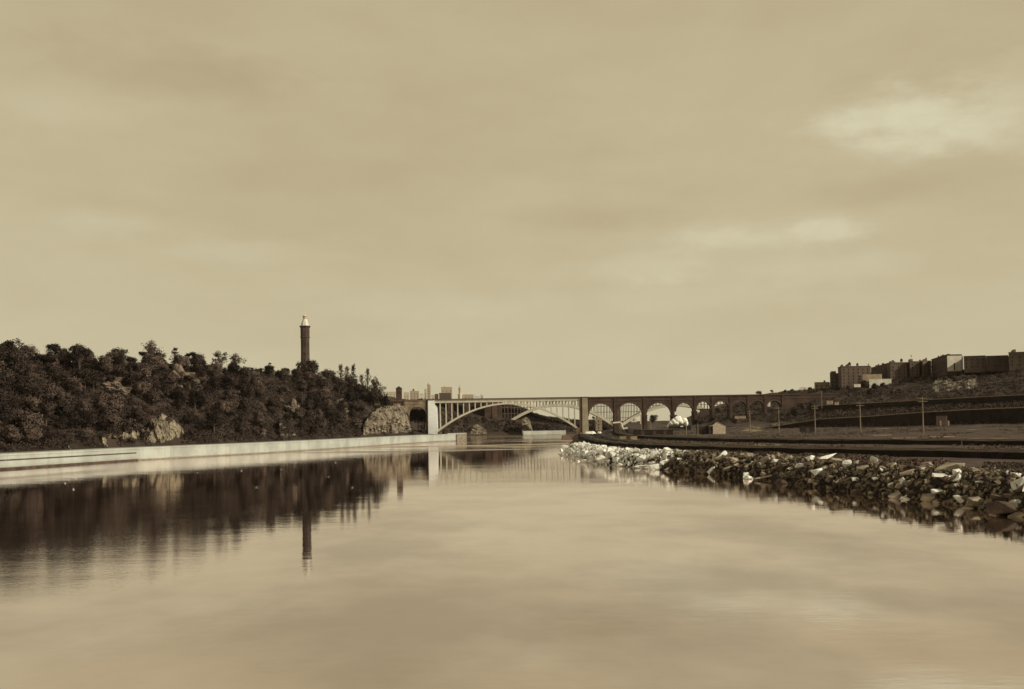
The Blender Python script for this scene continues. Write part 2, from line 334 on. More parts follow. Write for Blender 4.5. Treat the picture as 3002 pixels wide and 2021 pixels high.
# ------------------------------------------------------------------ shorelines (x, y) in metres
WALL = [(-262, 120), (-240, 300), (-217, 405), (-202, 472), (-188, 538), (-148, 640), (-110, 780), (-88, 880), (-66, 960), (-44, 992)]
LSHORE = WALL + [(-44, 1004), (-72, 1030), (-82, 1150), (-70, 1330), (-40, 1395), (10, 1400), (14, 1322), (66, 1340), (110, 1420), (170, 1560), (260, 1800), (500, 2400)]
RSHORE = [(88, -120), (82, 0), (80, 100), (79.6, 167), (79, 193), (72, 232), (64, 286), (57, 312), (48.5, 345), (43.5, 362), (33, 396), (28, 425), (25.5, 480), (24, 545), (31, 610), (42, 800), (50, 900), (55, 990), (62, 1060), (95, 1180), (150, 1330), (260, 1560), (420, 1800), (700, 2400)]
def signed(poly, X, Y, side):
    """distance from the shoreline, positive on the land side (side=+1: land to the left walking along it)"""
    X = np.asarray(X, float); Y = np.asarray(Y, float)
    best = np.full(X.shape, 1e18); sg = np.zeros(X.shape)
    for (x0, y0), (x1, y1) in zip(poly[:-1], poly[1:]):
        dx, dy = x1 - x0, y1 - y0; L = dx * dx + dy * dy
        t = np.clip(((X - x0) * dx + (Y - y0) * dy) / L, 0, 1)
        ex, ey = X - x0 - t * dx, Y - y0 - t * dy; d2 = ex * ex + ey * ey
        cr = dx * (Y - y0) - dy * (X - x0)
        m = d2 < best - 1e-6; best = np.where(m, d2, best); sg = np.where(m, np.sign(cr), sg)
    if poly is WALL: return np.sqrt(best) * sg * side
    P = poly + ([(500, 2900), (-6000, 2900), (-6000, 120)] if poly is LSHORE else [(9000, 2900), (9000, -400)])
    ins = np.zeros(X.shape, bool)
    for (x0, y0), (x1, y1) in zip(P, P[1:] + P[:1]):
        c = ((y0 > Y) != (y1 > Y)) & (X < (x1 - x0) * (Y - y0) / ((y1 - y0) if y1 != y0 else 1e-9) + x0); ins ^= c
    return np.sqrt(best) * np.where(ins, 1, -1)

# ------------------------------------------------------------------ left bluff height
C1 = [(-600, 1060), (-200, 1052), (0, 1050), (145, 1052), (300, 1068), (450, 1072), (600, 1080), (760, 1090), (895, 1104), (960, 1112), (1000, 1132), (1080, 1152), (1140, 1176), (1170, 1192), (1190, 1206), (1205, 1232), (1250, 1262), (1300, 1270), (1420, 1275)]
C1x = [U(a) for a, b in C1]
S2 = 78.0
def _cal(px, py):
    u = U(px)
    for Y in range(300, 1003, 2):
        if signed(WALL, np.array([u * Y]), np.array([float(Y)]), 1)[0] >= S2: break
    Y = min(Y, 990)
    return zat(px, py, Y)
C1z = [_cal(a, b) for a, b in C1]
C2 = [(-600, 60), (1000, 58), (1200, 48), (1290, 45), (1420, 42), (1500, 37), (1540, 31), (1560, 25), (1610, 20), (1690, 15), (1760, 13), (2300, 13)]
C2x = [U(a) for a, b in C2]; C2z = [b for a, b in C2]
def hL(X, Y):
    X = np.asarray(X, float); Y = np.asarray(Y, float); s = signed(LSHORE, X, Y, 1); u = X / np.maximum(Y, 50)
    m = sstep(1000, 1060, Y)
    H = np.interp(u, C1x, C1z) * (1 - m) + np.interp(u, C2x, C2z) * m
    s2 = S2 * (1 - m) + 95 * m
    sh = sstep(14, s2 * 1.25, s) * 0.45 + 0.55 * np.clip((s - 16) / (s2 - 16), 0, 1) ** 0.85
    base = np.where(Y < 1003, 6.25, 6.2 - 4.7 * sstep(1003, 1050, Y))
    h = base + (H - base) * np.clip(sh, 0, 1.0) + (fbm(X / 24, Y / 24, 0.5) * 5.0) * sstep(16, 60, s)
    low = np.where(Y < 1003, -3.0, -3 + (base + 3) * np.clip((s + 3) / 8, 0, 1))
    return np.where(s < 8, np.where(Y < 1003, -3.0, low), h)
def hl(x, y): return float(hL(np.array([x]), np.array([y]))[0])

# ------------------------------------------------------------------ right bank height
RCOL = {
 1560: [(450, 4.5), (600, 4.5), (800, 4), (805, 4), (950, 4), (955, 4), (1050, 3), (1250, 2), (2400, 2)],
 1760: [(450, 4.8), (700, 5), (850, 4.5), (855, 4.5), (950, 5), (955, 5), (1100, 5), (1300, 5), (2400, 12)],
 1930: [(450, 5), (750, 5), (880, 5), (885, 5.5), (960, 8), (965, 8), (1100, 10), (1400, 12), (2400, 15)],
 2010: [(450, 5), (780, 5), (890, 5), (895, 5.5), (965, 9), (970, 9), (1100, 12), (1400, 18), (2400, 22)],
 2060: [(450, 5), (800, 5), (900, 5.5), (905, 6), (970, 10), (975, 11), (1100, 17), (1400, 28), (2400, 30)],
 2200: [(450, 5), (870, 5), (910, 7), (912, 8), (980, 14), (983, 16), (1120, 30), (1400, 44), (2400, 60)],
 2300: [(450, 5), (790, 5.7), (880, 8), (883, 10), (965, 17), (968, 20), (1100, 36), (1400, 50), (2400, 60)],
 2400: [(450, 5), (711, 6), (850, 8.7), (853, 14), (950, 21.7), (953, 26), (1100, 43), (1300, 50), (2400, 60)],
 2550: [(450, 5.3), (610, 6.7), (785, 9.2), (788, 15.5), (900, 22), (903, 27), (1080, 48), (1300, 52), (2400, 60)],
 2700: [(430, 5.5), (545, 7.3), (705, 10), (708, 17.5), (855, 23.3), (858, 28), (1050, 54), (1300, 57), (2400, 60)],
 2850: [(400, 5.5), (500, 7.5), (650, 11), (653, 18.5), (800, 24), (803, 28.5), (1000, 57), (1300, 60), (2400, 62)],
 3300: [(350, 5.5), (420, 8), (550, 12), (553, 20), (680, 25), (683, 30), (850, 57), (1200, 62), (2400, 64)],
 4200: [(250, 5.5), (300, 8), (400, 12), (403, 20), (480, 25), (483, 30), (600, 57), (1000, 62), (2400, 64)]}
RK = sorted(RCOL)
def hR1(x, y):
    u = x / max(y, 30.0); px = u * F + CX
    px = min(max(px, RK[0]), RK[-1] - 1)
    i = max(k for k in range(len(RK) - 1) if RK[k] <= px)
    t = (px - RK[i]) / (RK[i + 1] - RK[i]); A, B = RCOL[RK[i]], RCOL[RK[i + 1]]
    ys = [a[0] + (b[0] - a[0]) * t for a, b in zip(A, B)]; zs = [a[1] + (b[1] - a[1]) * t for a, b in zip(A, B)]
    return float(np.interp(y, [-200, ys[0] * 0.5] + ys, [5.2, 5.2] + zs))
def hR(X, Y):
    X = np.asarray(X, float); Y = np.asarray(Y, float)
    b = np.array([hR1(x, y) for x, y in zip(X.ravel(), Y.ravel())]).reshape(X.shape)
    s = signed(RSHORE, X, Y, -1)
    wide = 9.0
    n = fbm(X / 9, Y / 9, 1.5) * 0.9 * sstep(0, 12, s)
    hill = sstep(14, 30, b)
    n = n * (1 - 0.55 * sstep(15, 40, s)) + hill * fbm(X / 30, Y / 30, 2.5) * 5
    k = np.clip((s + 2.5) / (wide + 2.5), 0, 1)
    return -2.5 + (b + 2.5) * np.sin(k * PI / 2) + n * (s > 0)
def hr(x, y): return float(hR(np.array([x]), np.array([y]))[0])

def grid_mesh(xs, ys, zs, keep=None):
    nr, ncl = xs.shape; v = np.stack([xs.ravel(), ys.ravel(), zs.ravel()], 1); f = []
    for r in range(nr - 1):
        for c in range(ncl - 1):
            a = r * ncl + c; q = (a, a + 1, a + ncl + 1, a + ncl)
            if keep is None or any(keep[i] for i in q): f.append(q)
    m = MB(); m.v = [tuple(p) for p in v.tolist()]; m.f = f; return m

# ================================================================== SETTING
w = MB(); w.add([(-9000, -600, 0), (9000, -600, 0), (9000, 16000, 0), (-9000, 16000, 0)], [(0, 1, 2, 3)])
tag(w.build('water', 'water'), 'calm river surface mirroring the sky and the wooded bluff', kind='structure')

g = MB(); xs = np.linspace(-9000, 9000, 60); ys = np.linspace(2300, 15500, 45); GX, GY = np.meshgrid(xs, ys)
gm = grid_mesh(GX, GY, 1.5 + 8 * np.clip(fbm(GX / 900, GY / 900, 3.3) + 0.35, 0, 1) + 0 * GX)
tag(gm.build('ground', 'far_ground'), 'distant low land reaching the horizon', kind='structure')

us = np.array([U(p) for p in np.concatenate([np.arange(-1100, 0, 60), np.arange(0, 1780, 9), np.arange(1780, 2300, 40)])])
Ys = np.concatenate([np.arange(300, 440, 14), np.arange(440, 1100, 6.5), np.arange(1100, 1650, 14), np.arange(1650, 2700, 60)])
UU, YY = np.meshgrid(us, Ys); XX = UU * YY; ZL = hL(XX, YY)
hillm = grid_mesh(XX, YY, ZL, keep=(ZL.ravel() > -2.9))
tag(hillm.build('hill', 'hill', smooth=True), 'steep wooded bluff of the left bank', kind='structure')

us = np.array([U(p) for p in np.concatenate([np.arange(1540, 3150, 9), np.arange(3150, 4300, 60), np.arange(4300, 12000, 500)])])
Ys = np.concatenate([np.arange(8, 150, 10), np.arange(150, 460, 3.2), np.arange(460, 1120, 7), np.arange(1120, 1500, 20), np.arange(1500, 2500, 80)])
UU, YY = np.meshgrid(us, Ys); XX = UU * YY
ZR = hR(XX, YY)
# the near right corner is filled by a second sheet because the fan closes at the camera
keep = (ZR.ravel() > -2.45)
rm = grid_mesh(XX, YY, ZR, keep=keep)
bank = rm.build('ground', 'yard', smooth=True); tag(bank, 'flat railway land and rising slope of the right bank', kind='structure')
bank.data.materials.append(MAT['slope']); bank.data.materials.append(MAT['gap_shade'])
_c = np.array([p.center[:] for p in bank.data.polygons]); _s = signed(RSHORE, _c[:, 0], _c[:, 1], -1)
for p, q_ in zip(bank.data.polygons, _s):
    p.material_index = 1 if p.center.z > 11.5 else (2 if q_ < 11 and p.center.y < 640 else 0)

# ================================================================== RIVER WALL on the left bank
def offset(poly, d):
    out = []
    for i, p in enumerate(poly):
        a = Vector(poly[max(i - 1, 0)]); b = Vector(poly[min(i + 1, len(poly) - 1)]); t = (b - a).normalized()
        out.append((p[0] - t.y * d, p[1] + t.x * d))
    return out
def strip_wall(poly, d0, d1, z0, z1):
    """solid wall following poly between inland offsets d0 and d1"""
    A, B = offset(poly, d0), offset(poly, d1); m = MB(); n = len(poly)
    vs = [(x, y, z0) for x, y in A] + [(x, y, z0) for x, y in B] + [(x, y, z1) for x, y in A] + [(x, y, z1) for x, y in B]
    fs = []
    for i in range(n - 1):
        fs += [(i, i + 1, 2 * n + i + 1, 2 * n + i), (n + i + 1, n + i, 3 * n + i, 3 * n + i + 1), (2 * n + i, 2 * n + i + 1, 3 * n + i + 1, 3 * n + i)]
    fs += [(0, 2 * n, 3 * n, n), (n - 1, 2 * n - 1, 4 * n - 1, 3 * n - 1)]
    return m.add(vs, fs)
LOW = [p for p in WALL if p[1] <= 538]
rw = empty('river_wall', (-148, 640, 0), 'long white masonry river wall running below the wooded bluff to the bridge', 'wall')
def local(o, root):
    o.location = -Vector(root.location); return o
local(strip_wall(WALL, 0.0, 1.6, -1, 5.6).build('wall_face', 'wall_white', rw), rw)
local(strip_wall(WALL, -0.25, 1.9, 5.6, 6.35).build('coping', 'wall_white', rw), rw)
local(strip_wall(WALL, -0.12, 0.0, 0.0, 0.35).build('tide_line', 'end_shade_tide', rw), rw)
wc = MB(); wc.prism([(-51.0, 980.2), (-43.2, 991.8), (-43.0, 1005.5), (-53, 1007)], -1, 6.3)
local(wc.build('end_block', 'end_shade_tide', rw), rw)  # brown colour paints shade onto the turned end of the white wall
wc = MB(); wc.prism([(-59, 977.2), (-43.4, 992.0), (-43.2, 1005.8), (-63, 1008)], 6.36, 7.0)
local(wc.build('end_cap', 'wall_white', rw), rw)
local(strip_wall(LOW, -1.3, -0.3, -1, 0.75).build('lower_ledge', 'joint', rw), rw)
local(strip_wall(LOW, -0.30, -0.26, 3.6, 4.05).build('recess_line', 'joint', rw), rw)  # dark strip painted for a shaded recess, the face itself is uncut
rd = strip_wall([p for p in WALL if p[1] < 975], 1.9, 15.5, 5.5, 6.42)
tag(rd.build('road', 'road'), 'pale driveway on top of the river wall', kind='structure')

# far wall seen under the arch
fw = MB(); fw.prism([(13, 1320), (66, 1338), (64, 1345), (12, 1328)], -1, 5.2)
tag(fw.build('far_river_wall', 'wall_white'), 'low white river wall seen far off under the steel arch', 'wall')

# ================================================================== ROCK OUTCROPS
CRV = []; rnd0 = random.Random(2)
def crag(px0, px1, top, Y0, Y1, name, label, mat='cliff', depth=26, seed=0, base_z=5.0):
    """a craggy face rising out of the slope: top = [(px, y_px)...]"""
    n = 84; mrows = 48; V = []; Fc = []
    for j in range(mrows + 1):
        k = j / mrows
        for i in range(n + 1):
            t = i / n; px = px0 + (px1 - px0) * t; Y = Y0 + (Y1 - Y0) * t
            zt = zat(px, interp(px, [a for a, b in top], [b for a, b in top]), Y + 9)
            zb = base_z
            z = zb + (zt - zb) * min(1, k * 1.25) ; back = 15.0 * max(0, k - 0.78) / 0.22 + 10 * k
            a_ = px * .33 + z * .5; b_ = z - px * .12
            nz = fbm(a_ / 7.0 + seed, b_ / 4.0, seed, 5); cr = abs(fbm(a_ / 9.0 + seed * 2, b_ / 9, 3.3, 5))
            q_ = a_ / 3.4 + fbm(a_ / 8, b_ / 8, 7.7, 2) * 2; q_ = math.floor(q_) * 3.4 * .12 % 1.7
            Yd = Y + back + nz * 7.0 - cr * 8.0 + q_ + (9 if i in (0, n) else 0)
            zz = z + fbm(px / 6.0, seed + k * 5, 1.0, 3) * 1.8 * (k > 0.1) - (5 if i in (0, n) else 0)
            V.append((U(px) * Yd, Yd, zz))
    for j in range(mrows):
        for i in range(n):
            a = j * (n + 1) + i; Fc.append((a, a + 1, a + n + 2, a + n + 1))
    for v in V:
        if Y0 < 1000 and rnd0.random() < .10 and float(vnoise(v[0] / 5, v[2] / 4, seed)) > .02: CRV.append(v)
    m = MB(); m.v = V; m.f = Fc; o = m.build(name, mat, smooth=False)
    return tag(o, label, 'rock')
def wallY(px):
    for Y in range(380, 1000, 2):
        if signed(WALL, np.array([U(px) * Y]), np.array([float(Y)]), 1)[0] >= 17: return float(Y)
    return 985.0
crag(1062, 1206, [(1062, 1248), (1085, 1215), (1110, 1196), (1140, 1190), (1165, 1185), (1182, 1192), (1195, 1228), (1206, 1262)], wallY(1062) + 5, 962, 'rock_cliff', 'tall pale craggy rock face beside the left end of the bridge', seed=1)
crag(425, 552, [(425, 1268), (440, 1235), (470, 1216), (495, 1222), (520, 1245), (552, 1278)], wallY(425) + 3, wallY(552) + 3, 'rock_outcrop', 'pale domed rock outcrop rising from the woods above the river wall', seed=4)
crag(285, 425, [(285, 1285), (300, 1272), (340, 1276), (370, 1268), (425, 1262)], wallY(285) + 1, wallY(425) + 1, 'rock_outcrop', 'low streaked rock ledge just left of the domed outcrop', seed=9)
crag(818, 876, [(818, 1232), (830, 1240), (850, 1258), (876, 1278)], wallY(818) + 4, wallY(876) + 4, 'rock_outcrop', 'narrow pale slanting rock slab below the stone tower', seed=14)
crag(150, 232, [(150, 1308), (180, 1301), (210, 1308), (232, 1316)], wallY(150) - 4, wallY(232) - 4, 'rock_outcrop', 'small flat pale rocks by the driveway at the left edge', seed=19)
def knoll(px, py, w, h, Y, seed, label):
    p = at(px, py, Y); n = MB(); rs = random.Random(seed); vs = []
    bm = bmesh.new(); bmesh.ops.create_icosphere(bm, subdivisions=5, radius=1.0)
    for v in bm.verts:
        q = v.co; k = 1 + 1.1 * float(fbm(q.x * 1.9 + seed, q.y * 1.9, q.z * 3.4 + seed, 5)); v.co = Vector((q.x * w * k, q.y * 8 * k, q.z * h * k))
    me = bpy.data.meshes.new('rock_outcrop'); bm.to_mesh(me); bm.free(); me.materials.append(MAT['cliff_dim'])
    o = put('rock_outcrop', me, loc=(p.x, p.y, p.z)); return tag(o, label, 'rock')
def slopeY(px, py):
    d = ray(px, py); best = 700
    for Y in range(420, 1100, 3):
        p = CAM + d * (Y / d.y)
        if hl(p.x, p.y) > p.z: return float(Y)
    return float(best)
for px, py, w_, h_, sd, lb in [(325, 1140, 8, 6, 3, 'bare rock patch high in the woods at the left of the bluff'), (520, 1128, 9, 9, 5, 'rounded bare rock high on the bluff above the domed outcrop'),
                               (545, 1150, 4, 7, 7, 'small sunlit rock at the right foot of the high rounded rock'), (860, 1215, 6, 7, 8, 'bare rock gap among bushes below the stone tower'),
                               (620, 1105, 7, 3.5, 11, 'flat ledge of rock near the crest of the bluff'), (1000, 1200, 7, 6, 13, 'grey rock shoulder among bushes left of the big cliff'),
                               (945, 1117, 4, 3, 17, 'small pale rock just right of the stone tower')]:
    knoll(px, py, w_, h_, slopeY(px, py) + 2, sd, lb)

# ================================================================== AIR
hz = MB(); hz.box(-5200, 5200, -300, 8600, -4.5, 135); 
hm = bpy.data.materials.new('haze'); hm.use_nodes = True; t_ = hm.node_tree; t_.nodes.clear()
ho = NN(t_, 'ShaderNodeOutputMaterial'); pv = NN(t_, 'ShaderNodeVolumePrincipled'); t_.links.new(pv.outputs[0], ho.inputs['Volume'])
pv.inputs['Density'].default_value = 0.000014; pv.inputs['Color'].default_value = (1, .96, .9, 1); pv.inputs['Anisotropy'].default_value = 0.2
tag(hz.build('haze', hm), 'thin haze over the river valley', kind='stuff')
# ================================================================== HIGH BRIDGE
K = 1000 / F
BX = lambda px: (px - CX) * K * 1.0
YF, YB = 1000.0, 1008.0
BZ = lambda px, py: zat(px, py, 1000)
ZT = 38.6
hb = empty('arch_bridge', (-4.6, YF, 0), 'long bridge with one pale steel arch over the river and dark stone arches', 'bridge')
OFF = -Vector(hb.location)
def hbp(m, name, mat): o = m.build(name, mat, hb); o.location = OFF; return o
# steel span
x0, x1 = BX(1285), BX(1690); cxa = (x0 + x1) / 2; hs = (x1 - x0) / 2
ZC, ZS = 33.6, 10.0
def zarch(x): t = (x - cxa) / hs; return ZC - (ZC - ZS) * t * t
for yy in (1000.6, 1006.6):
    m = MB(); n = 56; vs = []
    for i in range(n + 1):
        x = x0 - 1.5 + (x1 - x0 + 3) * i / n; z = zarch(x); th = 1.25 + 0.6 * abs((x - cxa) / hs)
        sl_ = -2 * (ZC - ZS) * (x - cxa) / hs / hs; nx, nz = -sl_, 1; L = math.hypot(nx, nz); nx /= L; nz /= L
        for (s_, y_) in ((1, yy), (1, yy + 0.9), (-1, yy + 0.9), (-1, yy)): vs.append((x + nx * th / 2 * s_, y_, z + nz * th / 2 * s_))
    fs = []
    for i in range(n):
        for k in range(4): a = i * 4 + k; b = i * 4 + (k + 1) % 4; fs.append((a, b, b + 4, a + 4))
    fs += [(0, 3, 2, 1), (n * 4, n * 4 + 1, n * 4 + 2, n * 4 + 3)]
    m.add(vs, fs); hbp(m, 'arch_rib', 'steel')
for i in range(1, 24):
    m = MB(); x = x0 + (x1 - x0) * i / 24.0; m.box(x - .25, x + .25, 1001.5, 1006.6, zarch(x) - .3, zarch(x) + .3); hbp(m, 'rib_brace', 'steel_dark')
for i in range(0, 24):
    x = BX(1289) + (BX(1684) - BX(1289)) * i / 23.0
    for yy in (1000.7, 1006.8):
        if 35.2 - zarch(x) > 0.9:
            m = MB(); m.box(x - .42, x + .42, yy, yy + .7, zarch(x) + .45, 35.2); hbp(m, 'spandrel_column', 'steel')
m = MB(); m.box(BX(1272), BX(1705), 1000.2, 1008.2, 35.2, 37.75); hbp(m, 'deck_girder', 'steel')
m = MB(); m.box(BX(1272), BX(1705), 999.5, 1008.9, 37.76, 37.98)
for i in range(95):
    x = BX(1273) + (BX(1704) - BX(1273)) * i / 94.0
    for yy in (999.6, 1008.7): m.box(x - .1, x + .1, yy, yy + .1, 37.98, 38.6)
for yy in (999.58, 1008.68): m.box(BX(1272), BX(1705), yy, yy + .14, 38.6, 38.8)
m.box(BX(1272), BX(1705), 999.62, 999.68, 38.1, 38.35)
hbp(m, 'railing', 'rail_dark')
for i in range(22):
    m = MB(); x = BX(1272) + 3 + i * 6.0; m.box(x - .3, x + .3, 1000.6, 1007.8, 34.5, 35.19); hbp(m, 'floor_beam', 'steel_dark')
# left pier
m = MB(); m.slabxz([(BX(1254), 3), (BX(1281.5), 3), (BX(1280), 31.0), (BX(1276), 32.6), (BX(1273), 33.6), (BX(1272.4), 38.0), (BX(1254), 38.0)], 998.6, 1010)
hbp(m, 'pier', 'pier_white')
m = MB(); m.box(BX(1252.5), BX(1273.5), 998.0, 1010.6, 38.01, 38.9); hbp(m, 'pier_cap', 'rail_dark')
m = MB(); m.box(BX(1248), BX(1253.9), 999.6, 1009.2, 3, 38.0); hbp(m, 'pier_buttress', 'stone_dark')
# right pier
m = MB(); m.slabxz([(BX(1705), 5.5), (BX(1724), 5.5), (BX(1721.5), 38.2), (BX(1706), 38.2)], 998.6, 1010); hbp(m, 'pier', 'pier_tan')
m = MB(); m.box(BX(1704.5), BX(1723), 998.2, 1010.4, 38.21, 38.75); hbp(m, 'pier_cap', 'rail_dark')
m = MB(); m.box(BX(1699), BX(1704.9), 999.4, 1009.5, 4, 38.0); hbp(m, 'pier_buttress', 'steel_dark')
m = MB(); m.box(BX(1698), BX(1732), 996.5, 1012, -1, 5.49); hbp(m, 'pier_base', 'pier_tan')
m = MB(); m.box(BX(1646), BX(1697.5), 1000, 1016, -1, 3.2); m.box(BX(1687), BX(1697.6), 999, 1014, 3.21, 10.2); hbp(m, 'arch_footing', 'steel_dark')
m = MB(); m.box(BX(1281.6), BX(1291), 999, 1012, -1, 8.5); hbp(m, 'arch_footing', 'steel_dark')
# stone arch bays
def bay(xa, xb, cx, r, crown, mat, ring, y0=YF, y1=YB, ztop=37.4):
    zs = crown - r; n = 22; m = MB()
    arc = [(cx + r * math.cos(PI - PI * i / n), zs + r * math.sin(PI - PI * i / n)) for i in range(n + 1)]
    pts = [(xa, zs)] + arc + [(xb, zs)]
    for (ax, az_), (bx, bz) in zip(pts[:-1], pts[1:]):
        m.add([(ax, y0, az_), (bx, y0, bz), (bx, y0, ztop), (ax, y0, ztop), (ax, y1, az_), (bx, y1, bz), (bx, y1, ztop), (ax, y1, ztop)],
              [(0, 1, 2, 3), (5, 4, 7, 6), (3, 2, 6, 7), (0, 4, 5, 1)])
    hbp(m, 'arch_wall', mat)
    m = MB(); ri, ro = r, r + 0.9
    for i in range(n):
        a0, a1 = PI - PI * i / n, PI - PI * (i + 1) / n
        P = [(cx + q * math.cos(a), zs + q * math.sin(a)) for a in (a0, a1) for q in (ri, ro)]
        m.add([(P[0][0], y0 - .12, P[0][1]), (P[2][0], y0 - .12, P[2][1]), (P[3][0], y0 - .12, P[3][1]), (P[1][0], y0 - .12, P[1][1]),
               (P[0][0], y0 + .3, P[0][1]), (P[2][0], y0 + .3, P[2][1]), (P[3][0], y0 + .3, P[3][1]), (P[1][0], y0 + .3, P[1][1])],
              [(0, 1, 2, 3), (0, 4, 5, 1), (3, 2, 6, 7)])
    hbp(m, 'arch_ring', ring)
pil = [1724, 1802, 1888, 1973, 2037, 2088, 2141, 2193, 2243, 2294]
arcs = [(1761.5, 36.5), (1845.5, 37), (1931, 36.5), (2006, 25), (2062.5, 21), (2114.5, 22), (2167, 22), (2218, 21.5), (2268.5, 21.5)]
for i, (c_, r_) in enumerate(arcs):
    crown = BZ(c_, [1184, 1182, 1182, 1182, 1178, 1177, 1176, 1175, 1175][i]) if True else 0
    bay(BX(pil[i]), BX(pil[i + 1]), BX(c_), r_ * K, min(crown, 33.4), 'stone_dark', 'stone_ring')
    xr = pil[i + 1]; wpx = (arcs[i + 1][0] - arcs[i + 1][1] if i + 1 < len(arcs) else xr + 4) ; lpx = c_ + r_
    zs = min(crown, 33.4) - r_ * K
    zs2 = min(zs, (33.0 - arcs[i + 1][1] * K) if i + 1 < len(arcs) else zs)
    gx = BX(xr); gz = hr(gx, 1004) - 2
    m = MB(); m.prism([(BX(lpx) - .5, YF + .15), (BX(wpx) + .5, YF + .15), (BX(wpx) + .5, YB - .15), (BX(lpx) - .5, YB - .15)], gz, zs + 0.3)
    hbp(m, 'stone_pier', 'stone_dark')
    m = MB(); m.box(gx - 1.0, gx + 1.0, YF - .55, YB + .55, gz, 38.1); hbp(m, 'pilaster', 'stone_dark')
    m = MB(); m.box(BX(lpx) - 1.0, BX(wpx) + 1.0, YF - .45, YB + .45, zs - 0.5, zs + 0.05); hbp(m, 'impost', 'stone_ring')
# right approach wall
m = MB(); m.box(BX(2294), BX(2460), YF, YB, 14, 37.4); hbp(m, 'approach_wall', 'stone_dark')
# left masonry
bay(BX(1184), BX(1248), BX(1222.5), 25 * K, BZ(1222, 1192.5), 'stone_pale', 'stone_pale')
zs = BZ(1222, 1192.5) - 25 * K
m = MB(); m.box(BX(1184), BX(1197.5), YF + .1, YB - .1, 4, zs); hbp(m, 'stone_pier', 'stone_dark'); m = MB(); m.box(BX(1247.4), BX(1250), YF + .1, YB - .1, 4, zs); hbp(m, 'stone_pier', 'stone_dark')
m = MB(); m.box(BX(1180), BX(1184.5), YF - .7, YB + .7, 8, 38.0); hbp(m, 'pilaster', 'stone_dark')
m = MB(); m.box(BX(1100), BX(1180), YF, YB, 18, 37.4); hbp(m, 'approach_wall', 'stone_dark')
for a, b, mt, mc in ((1100, 1252, 'stone_pale', 'stone_pale'), (1723, 2460, 'stone_ring', 'stone_dark')):
    m = MB(); m.box(BX(a), BX(b), YF - .35, YF - .003, 34.55, 35.05); hbp(m, 'string_course', mt)
    m = MB(); m.box(BX(a), BX(b), YF - .5, YB + .5, 37.41, 37.8); hbp(m, 'cornice', mc)
    m = MB(); m.box(BX(a), BX(b), YF - .2, YF + .25, 37.81, ZT); m.box(BX(a), BX(b), YB - .25, YB + .2, 37.81, ZT); hbp(m, 'parapet', 'rail_dark')

# gatehouse at the left end of the bridge
gt = empty('gatehouse', (BX(1168), 1004, 38), 'dark narrow gatehouse tower standing on the left end of the bridge', 'tower')
w2 = 8.2 * K
m = MB(); m.box(-w2, w2, -2.6, 2.6, -2, 11.0); m.build('wall', 'rail_dark', gt)
m = MB(); m.box(-w2 - .3, w2 + .3, -2.9, 2.9, 11.01, 11.5); m.build('cornice', 'stone_dark', gt)
m = MB(); m.add([(-w2, -2.6, 11.51), (w2, -2.6, 11.51), (w2, 2.6, 11.51), (-w2, 2.6, 11.51), (0, 0, 13.6)], [(0, 1, 4), (1, 2, 4), (2, 3, 4), (3, 0, 4), (3, 2, 1, 0)]); m.build('roof', 'roof_dark', gt)
for dx in (-1.1, 1.1):
    m = MB(); m.box(dx - .45, dx + .45, -2.66, -2.59, 6.0, 8.6); m.build('window', 'glass', gt)

# ================================================================== SECOND BRIDGE, farther upriver
Y2 = 1458.0; K2 = Y2 / F; X2 = lambda px: (px - CX) * K2
fb = empty('arch_bridge', (X2(1634), Y2, 0), 'second steel arch bridge farther upriver seen through the first', 'bridge')
OF2 = -Vector(fb.location)
def fbp(m, name, mat): o = m.build(name, mat, fb); o.location = OF2; return o
for c_ in (1634.5, 1983.0):
    cx = X2(c_); h_ = 170 * K2
    top = zat(c_, 1188, Y2); bot = 7.5
    za = lambda x: top - (top - bot) * ((x - cx) / h_) ** 2
    for yy in (Y2, Y2 + 22):
        m = MB(); n = 40; vs = []
        for i in range(n + 1):
            x = cx - h_ + 2 * h_ * i / n; z = za(x); sl_ = -2 * (top - bot) * (x - cx) / h_ / h_; nx, nz = -sl_, 1; L = math.hypot(nx, nz)
            for (s_, y_) in ((1, yy), (1, yy + 1.2), (-1, yy + 1.2), (-1, yy)): vs.append((x + nx / L * 1.9 * s_, y_, z + nz / L * 1.9 * s_))
        fs = []
        for i in range(n):
            for k in range(4): a = i * 4 + k; b = i * 4 + (k + 1) % 4; fs.append((a, b, b + 4, a + 4))
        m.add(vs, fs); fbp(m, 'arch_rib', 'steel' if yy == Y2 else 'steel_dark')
    for i in range(36):
        x = cx - h_ + 2 * h_ * (i + .5) / 36
        for yy in (Y2 + .2,):
            if 44 - za(x) > 2.4:
                m = MB(); m.box(x - .38, x + .38, yy, yy + .8, za(x) + 1.7, 44.4); fbp(m, 'spandrel_column', 'steel_dark'); m = MB()
                m.box(x - .38, x + .38, yy + 21.6, yy + 22.4, za(x) + 1.7, 44.4); fbp(m, 'spandrel_column', 'steel_dark')
    for z in (20, 28, 36):
        hw = h_ * math.sqrt(max(0, (top - z) / (top - bot)))
        for sgn in (-1, 1):
            xa, xb = sorted((cx + sgn * hw, cx + sgn * h_)); m = MB(); m.box(xa, xb, Y2 + .3, Y2 + .9, z - .35, z + .35); fbp(m, 'spandrel_beam', 'steel_dark')
m = MB(); m.box(X2(1180), X2(2330), Y2 - .5, Y2 + 24, 44.41, 47.0); fbp(m, 'deck', 'pier_tan')
m = MB(); m.box(X2(1180), X2(2330), Y2 - .9, Y2 - .5, 46.0, 48.3); fbp(m, 'parapet', 'pier_tan')
